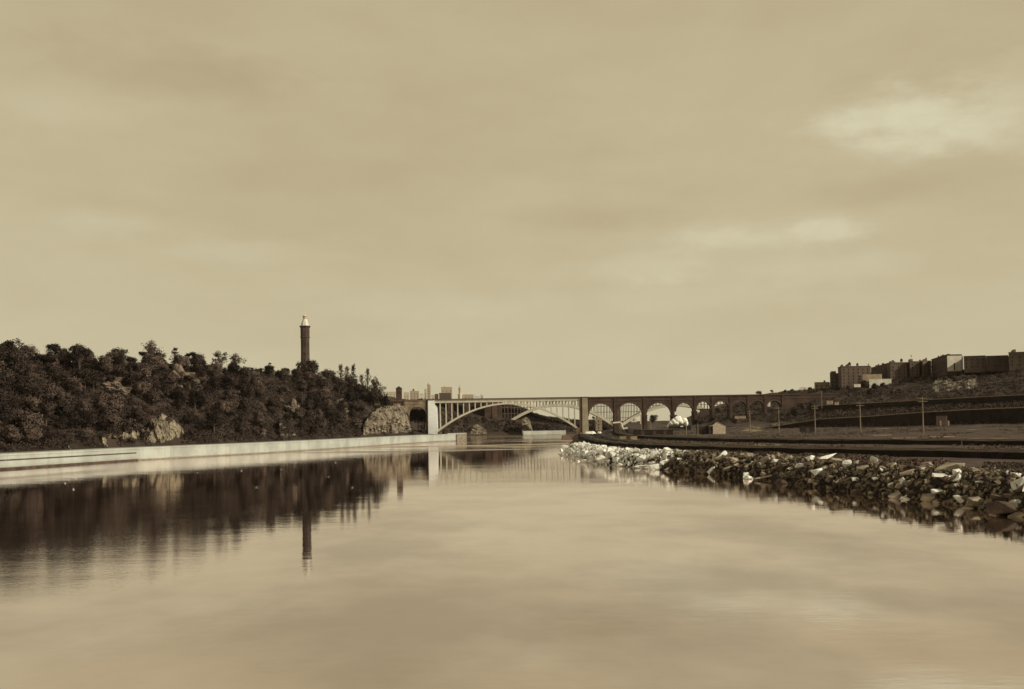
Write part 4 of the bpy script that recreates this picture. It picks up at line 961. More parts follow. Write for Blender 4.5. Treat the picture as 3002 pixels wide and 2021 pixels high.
# trees standing out on the skyline: px, top y, kind, height, distance behind slope, label
def crestY(px):
    u = U(px); best = (-1e9, 700)
    for Y in range(430, 1000, 8):
        z = hl(u * Y, Y); e = (z - 16) / Y
        if e > best[0]: best = (e, Y)
    return best[1]
sk = [
 (20, 995, 'broad', 'tall dark tree on the bluff crest near the left edge'), (75, 1008, 'mid', 'full tree second from the left edge on the crest'),
 (150, 1003, 'broad', 'tallest dark full tree on the crest above the small flat rocks'), (185, 1018, 'broad', 'dark full tree just right of the tallest dark one on the left crest'),
 (232, 1016, 'opendark', 'loose dark tree with a notch of sky at its left'), (252, 1020, 'broad', 'dark tree with ragged flat top left of the dip in the crest'),
 (300, 1040, 'opendark', 'spreading dark tree in the dip of the crest'), (325, 1032, 'umbrella', 'flat-topped tree leaning against the round-headed one'),
 (350, 1014, 'umbrella', 'tree with a dense round head on a bare stem'), (388, 1048, 'bushdark', 'low bushy tree left of the tall airy one'),
 (445, 995, 'open', 'tall airy tree with a fan of bare branches, highest left of the tower'), (420, 1025, 'opendark', 'darker tree leaning against the left side of the tall airy one'),
 (470, 1030, 'opendark', 'darker tree against the right side of the tall airy one'), (513, 1013, 'pine', 'thin spiky evergreen with tiered branches'),
 (535, 1046, 'pine', 'short spiky evergreen right of the tall tiered one'), (560, 1026, 'opendark', 'dark twin-topped tree, its left top'),
 (582, 1028, 'broad', 'dark twin-topped tree, its right top'), (643, 1024, 'open', 'airy flat-topped tree left of the wide fan-shaped one'),
 (692, 1034, 'open', 'wide fan-shaped tree midway between tall airy tree and tower'), (741, 1076, 'bushdark', 'low bush on the crest right of the fan-shaped tree'),
 (791, 1060, 'pine', 'small pointed evergreen alone on the crest left of the tower'), (838, 1078, 'bush', 'low leaning bush just left of the tower trees'),
 (875, 1050, 'opendark', 'slim tree touching the left side of the stone tower'), (918, 1052, 'broad', 'bushy tree against the right side of the stone tower'),
 (905, 1085, 'bushdark', 'dark bush at the foot of the stone tower'),
 (960, 1080, 'mid', 'rounded tree right of the stone tower'), (975, 1085, 'open', 'thin pale tree right of the rounded one by the tower'),
 (999, 1068, 'poplar', 'first of the tall slim poplars right of the tower'), (1018, 1074, 'poplar', 'second slim poplar, slightly shorter'), (1037, 1067, 'poplar', 'third and tallest slim poplar'),
 (1028, 1098, 'mid', 'full low tree at the foot of the poplars'), (1060, 1098, 'poplar', 'short poplar between the tall three and the broad one'),
 (1078, 1080, 'poplar', 'broad-based poplar nearest the bridge'), (1094, 1098, 'open', 'thin tree right of the last poplar'), (1112, 1122, 'open', 'small thin tree on the slope down to the bridge'),
 (1131, 1152, 'bushdark', 'dark bush at the left end of the bridge deck')]
for px, Y, h_, lb in ((1203, 1013, 17, 'added dark tree darkening the left stone arch, its left side'), (1224, 1013, 19, 'added dark tree darkening the middle of the left stone arch'), (1243, 1013, 18, 'added dark tree between the left stone arch and the white pier')):  # trees added to darken the opening of the left arch
    x = U(px) * Y; tree(x, Y, zat(px, 1196, Y) - h_, ('broad', 1), h_, lb, 'added trees darkening the left stone arch', px, 1.1)
for i, (px, py, kd, lb) in enumerate(sk):
    Y = crestY(px) + rnd.uniform(-12, 4)
    if px > 860 and px < 940: Y = 990
    if px > 1120: Y = 975
    x = U(px) * Y; z = hl(x, Y); top = zat(px, py, Y); h_ = max(top - z, 4.0); z = top - h_
    base_h = {'broad': 13, 'mid': 11, 'open': 14, 'opendark': 12, 'poplar': 15, 'pine': 13, 'umbrella': 12}.get(kd, 6)
    if h_ > base_h * 1.5: z = top - base_h * 1.35; h_ = base_h * 1.35; z = min(z, hl(x, Y) + .2) if False else z; h_ = top - z
    if z > hl(x, Y) + .3: h_ = top - hl(x, Y); z = hl(x, Y)
    wide = min(1.0, base_h * 1.15 / h_) * (1.45 if kd in ('poplar', 'open') else 1.15)
    tree(x, Y, z, (kd, i % 4), h_, lb, 'trees along the crest of the left bluff', rnd.uniform(0, 6), wide)
# fuller trees closing the crest between the ones above
PF = [(-80, 1012), (145, 1022), (230, 1028), (300, 1050), (450, 1050), (520, 1062), (600, 1066), (680, 1082), (730, 1092), (860, 1092), (960, 1094), (1040, 1102), (1090, 1112), (1130, 1160)]
for i in range(52):
    px = -70 + i * 23.2 + rnd.uniform(-8, 8); py = interp(px, [a for a, b in PF], [b for a, b in PF]) + rnd.uniform(0, 16)
    Y = crestY(px) + rnd.uniform(-22, -4); x = U(px) * Y; z = hl(x, Y); h_ = max(zat(px, py, Y) - z, 5.0)
    kd = rnd.choice(['broad', 'broad', 'mid', 'opendark', 'bushdark']) if h_ > 7 else rnd.choice(['bush', 'bushdark'])
    tree(x, Y, z - .3, (kd, i % 5), h_, {'broad': 'dark full-leaved tree filling the crest line of the left bluff', 'mid': 'lighter full-leaved tree filling the crest line of the left bluff', 'opendark': 'loose dark tree filling the crest line of the left bluff',
         'bush': 'lighter bush filling the crest line of the left bluff', 'bushdark': 'dark bush filling the crest line of the left bluff'}[kd], 'trees closing the crest of the left bluff', rnd.uniform(0, 6), 1.1)
# the woods on the slope of the bluff
bare = [(1066, 1200, 1188, 1280, 0.95), (436, 540, 1222, 1305, 0.85), (290, 425, 1280, 1318, 0.7), (300, 372, 1128, 1152, .45), (500, 552, 1112, 1165, .45), (815, 872, 1195, 1278, .6), (150, 232, 1300, 1325, .9), (600, 640, 1095, 1112, .8), (985, 1030, 1185, 1215, .6), (935, 955, 1108, 1125, .8)]
def proj(x, y, z):
    d = RM.transposed() @ (Vector((x, y, z)) - CAM); return CX + F * d.x / -d.z, CY + SHY - F * d.y / -d.z
def is_bare(px, py):
    for a, b, c, d, k in bare:
        if a < px < b and c < py < d and rnd.random() < k: return True
    return False
cand = []
tries = 0
while len(cand) < 206 and tries < 60000:
    tries += 1
    px = rnd.uniform(-60, 1165); Y = rnd.uniform(430, 1000); x = U(px) * Y
    s_ = float(signed(WALL, np.array([x]), np.array([Y]), 1)[0])
    if s_ < 19 or s_ > 84: continue
    z = hl(x, Y); q = proj(x, Y, z + 4); q2 = proj(x, Y, z + 1)
    if is_bare(*q) or is_bare(*q2): continue
    if abs(px - 895) < 14 and Y > 960: continue
    if any((x - a) ** 2 + (Y - b) ** 2 < (3.9 + Y / 250) ** 2 for a, b, _ in cand): continue
    cand.append((x, Y, z))
for i, (x, y, z) in enumerate(cand):
    k = rnd.random(); kd = 'broad' if k < .34 else 'mid' if k < .66 else 'bush' if k < .78 else 'bushdark' if k < .88 else 'opendark'
    h_ = {'broad': 9.5, 'mid': 8.5, 'bush': 5.5, 'bushdark': 5, 'opendark': 10.5}[kd] * rnd.uniform(.62, 1.35)
    lb = {'broad': 'dark full-leaved tree in the dense woods of the left bluff', 'mid': 'lighter full-leaved tree in the dense woods of the left bluff', 'bush': 'lighter bushy young tree in the woods of the left bluff',
          'bushdark': 'dark bushy young tree in the woods of the left bluff', 'opendark': 'dark loose-crowned tree in the woods of the left bluff'}[kd]
    qx, qy = proj(x, y, z + 4); s_ = float(signed(WALL, np.array([x]), np.array([y]), 1)[0])
    zone = 'at the far left of the bluff' if qx < 290 else 'around the domed rock outcrop' if qx < 560 else 'between the domed outcrop and the tower' if qx < 800 else 'below the stone tower' if qx < 960 else 'beside the big pale cliff'
    lb = {'broad': 'dark full-leaved tree', 'mid': 'lighter full-leaved tree', 'bush': 'lighter bushy young tree', 'bushdark': 'dark bushy young tree', 'opendark': 'dark loose-crowned tree'}[kd] + (' low on the slope ' if s_ < 36 else ' halfway up the slope ' if s_ < 60 else ' high on the slope ') + zone
    h_ *= 1.25; tree(x, y, z - .3, (kd, i % 5), h_, lb, 'trees covering the slope of the left bluff', rnd.uniform(0, 6), rnd.uniform(.9, 1.25))

# undergrowth on the bluff, one leafy mass
rng = np.random.RandomState(3)
def scatter(n, region, hfun, accept, rad_, per, leaf):
    pts = []
    tries = 0
    X = rng.uniform(region[0], region[1], n * 3); Y = rng.uniform(region[2], region[3], n * 3)
    X = X * Y      # X drawn as direction
    Z = hfun(X, Y)
    for x, y, z in zip(X, Y, Z):
        if accept(x, y, z): pts.append((x, y, z))
        if len(pts) >= n: break
    out = []
    for x, y, z in pts:
        r_ = rad_ * rng.uniform(.6, 1.3); d = rng.normal(size=(per, 3)); d /= np.linalg.norm(d, axis=1)[:, None]; d[:, 2] = np.abs(d[:, 2]) * .8
        out.append(np.hstack([np.array([x, y, z]) + d * r_ * rng.uniform(.5, 1.05, (per, 1)), d + np.array([0, 0, .15])]))
    return np.concatenate(out)
def acc(x, y, z):
    s_ = float(signed(WALL, np.array([x]), np.array([y]), 1)[0])
    if s_ < 16.5 or s_ > 120: return False
    if y > 990 and x > BX(1110): return False
    q = proj(x, y, z + 1); return not is_bare(*q)
P = scatter(7600, (U(-90), U(1215), 400, 1000), hL, acc, 2.7, 48, .8)
if CRV:
    ex0 = []
    for v in CRV:
        d_ = rng.normal(size=(40, 3)); d_ /= np.linalg.norm(d_, axis=1)[:, None]; d_[:, 2] = abs(d_[:, 2]) * .8; ex0.append(np.hstack([np.array(v) + d_ * rng.uniform(.6, 1.8), d_]))
    P = np.concatenate([P] + ex0)
ug = put('undergrowth', leaf_mesh('undergrowth', P[:, :3], .78, rng, 'leaf_dark', P[:, 3:])); tag(ug, 'dense low bushes between the trees of the left bluff', kind='stuff')
# far woods beyond the bridge, under and behind the arches
def acc2(x, y, z):
    q = proj(x, y, z + 1)
    if 1400 < q[0] < 1420 and q[1] > 1240 and rng.rand() < .8: return False
    if 1530 < q[0] < 1556 and q[1] > 1228 and rng.rand() < .9: return False
    return z > 3.0 and not (abs(y - 1469) < 16) and y > 1020
P = np.concatenate([scatter(2600, (U(1230), U(1800), 1020, 1900), hL, acc2, 4.0, 30, 1.7), scatter(1500, (U(1480), U(1700), 1330, 1560), hL, acc2, 3.5, 30, 1.7)])
P = np.concatenate([P, scatter(420, (U(1170), U(1300), 1014, 1075), hL, lambda x, y, z: z > 3, 3.2, 34, 1.7)])  # extra clumps added to darken the view through the left arch
fwd = put('woods', leaf_mesh('woods', P[:, :3], 1.9, rng, 'leaf_dark', P[:, 3:])); tag(fwd, 'far-off woods on the bank beyond the first bridge', kind='stuff')
crag(1528, 1560, [(1528, 1232), (1540, 1222), (1552, 1232), (1560, 1262)], 1395, 1400, 'rock_cliff', 'pale rock face far off under the steel arch', seed=23, base_z=2)
crag(1376, 1425, [(1376, 1262), (1386, 1250), (1398, 1246), (1425, 1264)], 1400, 1405, 'rock_outcrop', 'grey rock outcrop on the far bank left of the distant pier', seed=27, base_z=1)

# vegetation of the right slope
def acc3(x, y, z):
    q = proj(x, y, z + 1)
    if z < 12.5: return rng.rand() < .0
    if 2740 < q[0] < 2800 and 1100 < q[1] < 1155 and rng.rand() < .6: return False
    if abs(y - 1004) < 8 and x < BX(2465): return False
    return True
P = scatter(8200, (U(2030), U(3200), 640, 1300), hR, acc3, 2.4, 20, .9)
ex_ = []
for poly in ([(2235, 900, 8), (2400, 847, 12), (2550, 782, 14), (2700, 702, 16), (2850, 647, 17), (3300, 547, 18)], [(2395, 948, 25), (2550, 897, 26), (2700, 852, 27), (2850, 797, 28), (3300, 677, 29)]):
    for _ in range(330):
        px = rnd.uniform(poly[0][0], poly[-1][0]); Y = interp(px, [a[0] for a in poly], [a[1] for a in poly]) + rnd.choice([-6, -4, 4, 6, 8]); x = U(px) * Y
        if float(vnoise(x / 10, Y / 10, 5.5)) < 0: continue
        d_ = rng.normal(size=(18, 3)); d_ /= np.linalg.norm(d_, axis=1)[:, None]; d_[:, 2] = abs(d_[:, 2]); ex_.append(np.hstack([np.array([x, Y, hr(x, Y)]) + d_ * rnd.uniform(.8, 2.4), d_]))
P = np.concatenate([P] + ex_)
sg = put('shrubbery', leaf_mesh('shrubbery', P[:, :3], .95, rng, 'leaf_dark', P[:, 3:])); tag(sg, 'scrub covering the slope below the hilltop blocks', kind='stuff')
# flowering scrub near the right edge
pp = []
for _ in range(420):
    px = rnd.uniform(2738, 2860); py = rnd.uniform(1108, 1152) - (px - 2738) * .05
    d = ray(px, py); Y = 700
    for Y in range(860, 1010, 4):
        p = CAM + d * (Y / d.y)
        if hr(p.x, p.y) > p.z: break
    pp.append((p.x, p.y, hr(p.x, p.y) + 1.0))
out = []
for p in pp:
    if float(vnoise(p[0] / 6.0, p[1] / 6.0, p[2] / 3)) < -.02: continue
    out.append(np.array(p) + rng.normal(size=(16, 3)) * np.array([.9, .9, .6]))
bs = put('flowering_shrubs', leaf_mesh('flowering_shrubs', np.concatenate(out), .8, rng, 'blossom')); tag(bs, 'pale flowering scrub on the slope below the right end of the hilltop row', kind='stuff')
# single trees of the right side
rt_ = [(2225, 1146, 'bushdark', 1380, 'low dark bush on the skyline right above the bridge parapet'), (2262, 1149, 'bush', 1380, 'flat bush on the skyline behind the right stone arches'),
       (2300, 1143, 'bushdark', 1320, 'dark bush on the skyline left of the small white house'), (2322, 1139, 'broad', 1310, 'round dark tree on the skyline left of the small white house'),
       (2375, 1140, 'bushdark', 1200, 'dark bush right of the small white skyline house'), (2420, 1136, 'broad', 1060, 'dark tree in front of the low pale hilltop house'),
       (2455, 1128, 'broad', 1050, 'dark tree below the narrow brick block'), (2488, 1128, 'mid', 1040, 'leafy tree at the left foot of the big dark block'),
       (2522, 1098, 'pine', 1050, 'dark pointed tree rising in front of the big dark block'), (2535, 1112, 'broad', 1035, 'dark full tree right of the pointed one before the big dark block'),
       (2566, 1122, 'mid', 1010, 'leafy tree covering the middle of the white slope house'), (2588, 1120, 'broad', 1015, 'dark tree dividing the white slope house'),
       (2600, 1128, 'mid', 990, 'leafy tree in front of the right part of the white slope house'), (2640, 1112, 'mid', 1030, 'leafy tree below the block with the rounded tank'),
       (2672, 1110, 'broad', 1020, 'dark tree below the block with the flagpole'), (2705, 1108, 'mid', 1000, 'leafy tree below the block with the tall chimney'),
       (2740, 1095, 'broad', 975, 'dark tree below the dark block with the pale end wall'), (2700, 1145, 'open', 880, 'airy pale tree on the slope just above the tallest pole'),
       (2795, 1098, 'broad', 930, 'dark tree at the right end below the pale end wall'), (2550, 1135, 'bushdark', 980, 'dark bush below the white slope house'),
       (2620, 1150, 'bush', 940, 'pale bush halfway down the slope right of the white house'), (2480, 1150, 'mid', 1000, 'leafy tree halfway down the slope under the big dark block'),
       (2350, 1168, 'bush', 960, 'bush beside the right end of the bridge'), (2380, 1175, 'mid', 940, 'leafy tree just above the left end of the upper wall'),
       (2860, 1100, 'mid', 930, 'leafy tree right of the pale end wall'), (2930, 1095, 'broad', 900, 'dark tree near the right edge of the slope'), (2985, 1100, 'mid', 880, 'leafy tree at the right edge of the slope'),
       (1912, 1214, 'broad', 1300, 'single round tree seen under the third stone arch'), (2036, 1206, 'mid', 1180, 'leafy tree seen at the right side of the fourth stone arch'),
       (2105, 1190, 'mid', 1150, 'leafy tree filling the sixth stone arch'), (2125, 1196, 'broad', 1120, 'darker tree at the right side of the sixth stone arch'),
       (2165, 1182, 'mid', 1120, 'leafy tree filling the seventh stone arch'), (2215, 1182, 'broad', 1100, 'dark tree filling the eighth stone arch'), (2268, 1180, 'broad', 1080, 'dark tree filling the last stone arch'),
       (2150, 1205, 'bush', 960, 'pale bush in front of the pier between sixth and seventh arches'), (2330, 1190, 'mid', 930, 'leafy tree before the wall at the right end of the bridge'), (1775, 1236, 'bushdark', 1060, 'dark bush at the right foot of the first stone arch'),
       (1738, 1208, 'pine', 1060, 'dark tree at the left side of the first stone arch'), (2290, 1204, 'bush', 930, 'pale bush below the last stone pier'), (2090, 1216, 'mid', 975, 'leafy tree before the pier right of the fifth arch'), (2040, 1222, 'broad', 960, 'dark tree before the pier right of the fourth arch')]
for i, (px, py, kd, Y, lb) in enumerate(rt_):
    x = U(px) * Y; g_ = hr(x, Y); top = zat(px, py, Y); mx_ = {'bush': 7, 'bushdark': 7, 'pine': 18}.get(kd, 15)
    h_ = min(max(top - g_, 4.0), mx_); z = g_ if top - g_ <= mx_ else g_
    tree(x, Y, z - .3, (kd, i % 4), h_, lb, 'trees of the right bank', rnd.uniform(0, 6), 1.15 if kd != 'pine' else .9)

# ================================================================== POLES
def pole(px, ptop, pbase, Y, label, arms=2, r_=.2, group='utility poles of the railway yard', mat='pole_wood'):
    p = at(px, pbase, Y); h_ = zat(px, ptop, Y) - p.z; z0 = hr(p.x, p.y)
    h_ += p.z - z0
    r0 = empty('utility_pole', (p.x, p.y, z0), label, 'pole', group)
    MB().tube((0, 0, -1), (0, 0, h_), r_ * 1.3, r_ * .8, 8).build('post', mat, r0)
    for k in range(arms):
        m = MB(); z = h_ - .9 - k * 1.6; m.box(-2.4, 2.4, -.12 - r_, -r_, z - .12, z + .12)
        for q in (-2.1, -1.1, 1.1, 2.1): m.tube((q, -.1 - r_, z + .12), (q, -.1 - r_, z + .45), .09, .06, 5)
        m.build('crossarm', mat, r0)
    return r0, (p.x, p.y, z0 + h_)
tops = []
for a in [(2199, 1203, 1268, 860, 'utility pole farthest left of the row of five in the yard'), (2284, 1194, 1268, 790, 'second utility pole from the left in the row of five'),
          (2390, 1187, 1269, 711, 'third utility pole, in the middle of the row of five'), (2523, 1177, 1270, 618, 'fourth utility pole from the left in the row of five'),
          (2707, 1163, 1272, 540, 'tallest utility pole, nearest and farthest right of the row')]:
    tops.append(pole(*a, arms=1 if a[0] in (2284,) else 2, r_=.32)[1])
for a in [(1881, 1216, 1266, 900, 'pale slim pole under the second stone arch'), (1908, 1236, 1268, 880, 'short slim pole left of the steam cloud'), (2012, 1234, 1274, 800, 'short slim pole right of the steam cloud'),
          (2046, 1242, 1276, 790, 'short slim pole left of the gabled shed'), (2409, 1147, 1180, 940, 'slim pole on the slope above the left end of the upper wall')]:
    pole(*a, arms=0, r_=.3, group='slim poles of the right bank')
w_ = MB(); N = 24
for (a, b) in zip(tops[:-1], tops[1:]):
    a, b = Vector(a) - Vector((0, 0, .6)), Vector(b) - Vector((0, 0, .6))
    prev = a
    for i in range(1, 9):
        t = i / 8; q = a.lerp(b, t) - Vector((0, 0, 4 * t * (1 - t) * 2.2)); w_.tube(prev, q, .07, .07, 4); prev = q
tag(w_.build('overhead_wire', 'rail_dark'), 'thin sagging wire strung between the utility poles', 'wire')

# ================================================================== SHED, STEAM, YARD OBJECTS
Y = 800.0; p = at(2109, 1274, Y); kk = Y / F; gz = hr(p.x, p.y)
sh = empty('gabled_shed', (p.x, p.y, gz), 'pale gable-fronted wooden shed in the railway yard', 'shed')
hw = 18.5 * kk; he = zat(2109, 1246, Y) - gz; hp = zat(2104, 1234, Y) - gz; L = 14.0
MB().slabxz([(-hw, -1), (hw, -1), (hw, he), (-hw * .25, hp - .35), (-hw, he)], 0, L).build('wall', 'shed_wood', sh)
m = MB()
m.add([(-hw - 3.4, -.6, he - 1.0), (-hw * .25, -.6, hp), (-hw * .25, L + .6, hp), (-hw - 3.4, L + .6, he - 1.0), (-hw - 3.4, -.6, he - .6), (-hw * .25, -.6, hp + .4), (-hw * .25, L + .6, hp + .4), (-hw - 3.4, L + .6, he - .6)],
      [(0, 1, 2, 3), (4, 7, 6, 5), (0, 4, 5, 1), (1, 5, 6, 2), (2, 6, 7, 3), (3, 7, 4, 0)])
m.add([(-hw * .25, -.6, hp), (hw + .6, -.6, he - .15), (hw + .6, L + .6, he - .15), (-hw * .25, L + .6, hp), (-hw * .25, -.6, hp + .4), (hw + .6, -.6, he + .25), (hw + .6, L + .6, he + .25), (-hw * .25, L + .6, hp + .4)],
      [(0, 1, 2, 3), (4, 7, 6, 5), (0, 4, 5, 1), (1, 5, 6, 2), (2, 6, 7, 3), (3, 7, 4, 0)])
m.build('roof', 'roof_dark', sh)
m = MB(); m.add([(-hw - 3.3, -.65, he - .95), (-hw, -.65, he - .6), (-hw, -.65, he + .1)], [(0, 1, 2)]); m.build('gable_board', 'shed_wood', sh)
m = MB(); m.box(-hw - 3.0, -hw - .1, .6, L, -1, he - 1.1); m.build('side_shade', 'roof_dark', sh)  # dark box painted as the shed's shaded left side
m = MB(); m.box(-hw - 10, -hw - 3.4, 3, L, -1, he - 1.0); o = m.build('storage_hut', 'roof_dark'); o.location = (p.x, p.y, gz); tag(o, 'dark low hut attached to the left of the gabled shed', 'hut')

# steam
bm = bmesh.new(); rs = random.Random(8)
Y = 930.0; kk = Y / F
lobes = [(1962, 1248, 5, 5), (1968, 1242, 8, 8), (1976, 1238, 10, 10), (1985, 1231, 10, 10), (1990, 1228, 8, 8), (1996, 1238, 11, 9), (2006, 1235, 10, 10), (2011, 1242, 7, 8), (1984, 1242, 10, 7), (1958, 1251, 4, 3)]
c0 = at(1988, 1240, Y)
for px, py, a, b in lobes:
    q = at(px, py, Y) - c0
    r_ = bmesh.ops.create_icosphere(bm, subdivisions=3, radius=1.0)
    for v in r_['verts']:
        n_ = 1 + .18 * float(fbm(v.co.x * 2 + px, v.co.y * 2, v.co.z * 2 + py, 4)); v.co = Vector((v.co.x * a * kk * n_, v.co.y * a * kk * n_, v.co.z * b * kk * n_)) + q
me = bpy.data.meshes.new('steam_cloud'); bm.to_mesh(me); bm.free(); me.materials.append(MAT['steam'])
me.polygons.foreach_set('use_smooth', [True] * len(me.polygons))
o = put('steam_cloud', me, loc=c0); tag(o, 'white billow of locomotive steam in front of the stone arches', 'steam', kind='stuff')
# locomotive under the steam
p = at(1984, 1262, 925); gz = hr(p.x, p.y)
lo = empty('steam_locomotive', (p.x, p.y, gz), 'small dark steam locomotive under the white billow of steam', 'locomotive')
MB().tube((-7, 0, 2.9), (2.5, 0, 2.9), 1.15, 1.15, 12).build('boiler', 'iron_black', lo)
m = MB(); m.box(2.6, 5.8, -1.5, 1.5, 1.3, 4.6); m.build('cab', 'iron_black', lo)
m = MB(); m.tube((-6, 0, 4.0), (-6, 0, 5.4), .35, .5, 8); m.build('smokestack', 'iron_black', lo)
m = MB(); m.box(6.3, 12, -1.5, 1.5, 1.2, 3.9); m.build('tender', 'iron_black', lo)
m = MB(); m.box(-7.6, 12, -1.3, 1.3, .9, 1.25); m.build('chassis', 'iron_black', lo)
m = MB(); m.box(3.0, 5.4, -1.56, -1.505, 3.0, 4.0); m.build('cab_window', 'plaster_pale', lo)
for x_ in (-6, -3.6, -1.2, 1.2, 7.2, 9.2, 11):
    m = MB(); m.tube((x_, -1.35, .75), (x_, -1.05, .75), .75, .75, 12); m.build('wheel', 'iron_black', lo)
# freight cars
def freight(px, py, Y, L, h_, label, mat='iron_black', rz=0.0, roof='roof_dark', name='freight_car'):
    p = at(px, py, Y); gz = hr(p.x, p.y); r0 = empty(name, (p.x, p.y, gz), label, 'freight car', 'freight cars in the yard'); r0.rotation_euler = (0, 0, rz)
    MB().box(-L / 2, L / 2, -1.4, 1.4, 1.1, h_).build('body', mat, r0)
    MB().slabxz([(-L / 2 - .2, h_ + .01), (L / 2 + .2, h_ + .01), (L / 2 + .2, h_ + .25), (-L / 2 - .2, h_ + .25)], -1.6, 1.6).build('roof', roof, r0)
    MB().box(-1.1, 1.1, -1.5, -1.405, 1.3, h_ - .3).build('door', 'rail_dark', r0)
    for x_ in (-L / 2 + 1.5, -L / 2 + 3.2, L / 2 - 3.2, L / 2 - 1.5):
        MB().tube((x_, -1.2, .5), (x_, -.95, .5), .5, .5, 10).build('wheel', 'iron_black', r0)
    return r0
for i, (px, py, Y, L_, h_, lb, mt) in enumerate([(1884, 1288, 700, 12, 4.6, 'black freight car at the left of the yard group', 'iron_black'), (1918, 1287, 705, 12, 4.4, 'black freight car in the middle of the yard group', 'iron_black'),
                                               (1948, 1284, 712, 11, 4.2, 'black freight car at the right of the yard group', 'iron_black'), (1842, 1298, 560, 9, 3.2, 'low car with a pale side beside the riprap shore', 'plaster_tan'),
                                               (2366, 1270, 700, 9, 4.2, 'black freight car standing alone left of the middle utility pole', 'iron_black')]):
    freight(px, py, Y, L_, h_, lb, mt)
MB()
for px, py, w0, h0, Y, lb in [(1730, 1284, 5.6, 3.6, 860, 'white heap of sand at the foot of the right pier'), (1758, 1281, 2.0, 3.0, 870, 'small white heap right of the larger sand heap')]:
    bm = bmesh.new(); bmesh.ops.create_icosphere(bm, subdivisions=4, radius=1.0)
    for v in bm.verts:
        n_ = 1 + .4 * float(fbm(v.co.x * 2 + px, v.co.y * 2, v.co.z * 2, 4)); v.co = Vector((v.co.x * w0 * n_, v.co.y * w0 * n_ * .8, max(-.3, v.co.z) * h0 * n_))
    me = bpy.data.meshes.new('sand_heap'); bm.to_mesh(me); bm.free(); me.materials.append(MAT['sand'])
    p = at(px, py, Y); put('sand_heap', me, loc=(p.x, p.y, hr(p.x, p.y))); tag(C.objects[-1] if False else bpy.context.scene.collection.objects[-1], lb, 'heap')
# white bent pipe frame
p = at(1810, 1262, 900); gz = hr(p.x, p.y)
ck = empty('loading_chute', (p.x, p.y, gz), 'white bent pipe frame of a loading chute below the second stone arch', 'chute')
q = lambda px, py: (at(px, py, 900) - Vector((p.x, p.y, gz)))
MB().tube(q(1797, 1241), q(1820, 1239), .8, .8, 8).build('top_pipe', 'plaster_pale', ck)
MB().tube(q(1820, 1239), q(1826, 1257), .7, .7, 8).build('down_pipe', 'plaster_pale', ck)
MB().tube(q(1826, 1258), q(1840, 1256), .8, .8, 8).build('foot_pipe', 'plaster_pale', ck)
for px in (1799, 1812):
    a = q(px, 1241); MB().tube((a.x, a.y, 0), a, .25, .25, 6).build('post', 'iron_black', ck)
# low stone hut at right
p = at(2758, 1236, 640); z0 = zat(2758, 1236, 648)
bx = building('signal_hut', [(2742, 640), (2772, 640), (2774, 648), (2744, 648)], Za(2757, 1222, 640), hr(U(2757) * 640, 640), 'brick_dark', 'small dark hut before the lower retaining wall near the right edge', 'hut')
for dx in (-2.4, 2.4):
    m = MB(); m.box(dx - .45, dx + .45, -.1, .1, 0.4, 3.4); o = m.build('door_frame', 'plaster_tan', bx); o.location = (0, -4.15, 0)
# small pale slabs and debris on the yard
for px, py, lb in [(2330, 1286, 'pale board lying on the yard gravel left of the middle pole'), (2585, 1282, 'pale board lying on the yard gravel under the fourth pole'), (2650, 1290, 'pale plank on gravel right of the fourth pole'), (2762, 1288, 'long pale plank on gravel near the right edge'), (1878, 1277, 'short pale slab left of the black freight cars')]:
    g0 = water_at(px, py, 5.6); gz = hr(g0.x, g0.y); m = MB(); L_ = rnd.uniform(3, 6)
    m.box(-L_, L_, -.7, .7, .1, .45); m.box(-L_ * .5, L_ * .9, -2.2, -1.2, .1, .35); o = m.build('plank_pile', 'plaster_tan'); o.location = (g0.x, g0.y, gz); o.rotation_euler = (0, 0, rnd.uniform(-.2, .2)); tag(o, lb, 'planks')

# ================================================================== RIPRAP ROCKS
rk_mesh = []
for i in range(14):
    rs = random.Random(40 + i); bm = bmesh.new()
    sx_, sy_, sz_ = rs.uniform(.8, 1.3), rs.uniform(.7, 1.1), rs.uniform(.45, .85)
    for _ in range(rs.choice([9, 11, 14, 18])):
        v = Vector((rs.uniform(-1, 1), rs.uniform(-1, 1), rs.uniform(-1, 1))); v = v / max(abs(v.x), abs(v.y), abs(v.z)) * rs.uniform(.7, 1.0)
        bm.verts.new((v.x * sx_, v.y * sy_, v.z * sz_))
    r_ = bmesh.ops.convex_hull(bm, input=bm.verts); bmesh.ops.delete(bm, geom=[e for e in r_['geom_interior'] if isinstance(e, bmesh.types.BMVert)], context='VERTS')
    bmesh.ops.dissolve_limit(bm, angle_limit=.3, verts=bm.verts[:], edges=bm.edges[:])
    bmesh.ops.bevel(bm, geom=bm.edges[:], offset=.03, segments=1, affect='EDGES', clamp_overlap=True)
    bmesh.ops.triangulate(bm, faces=bm.faces[:])
    for _k in range(3): bmesh.ops.subdivide_edges(bm, edges=[e for e in bm.edges if e.calc_length() > .24], cuts=1); bmesh.ops.triangulate(bm, faces=bm.faces[:])
    for v in bm.verts: v.co *= 1 + .10 * float(fbm(v.co.x * 1.6 + i, v.co.y * 1.6, v.co.z * 1.6, 2)) + .06 * float(fbm(v.co.x * 6 + i, v.co.y * 6, v.co.z * 6, 3))
    ms = []
    for k, mt in enumerate(('rock_white', 'rock_grey', 'rock_brown')):
        me = bpy.data.meshes.new('rock'); bm.to_mesh(me); me.materials.append(MAT[mt]); ms.append(me)
    rk_mesh.append(ms); bm.free()
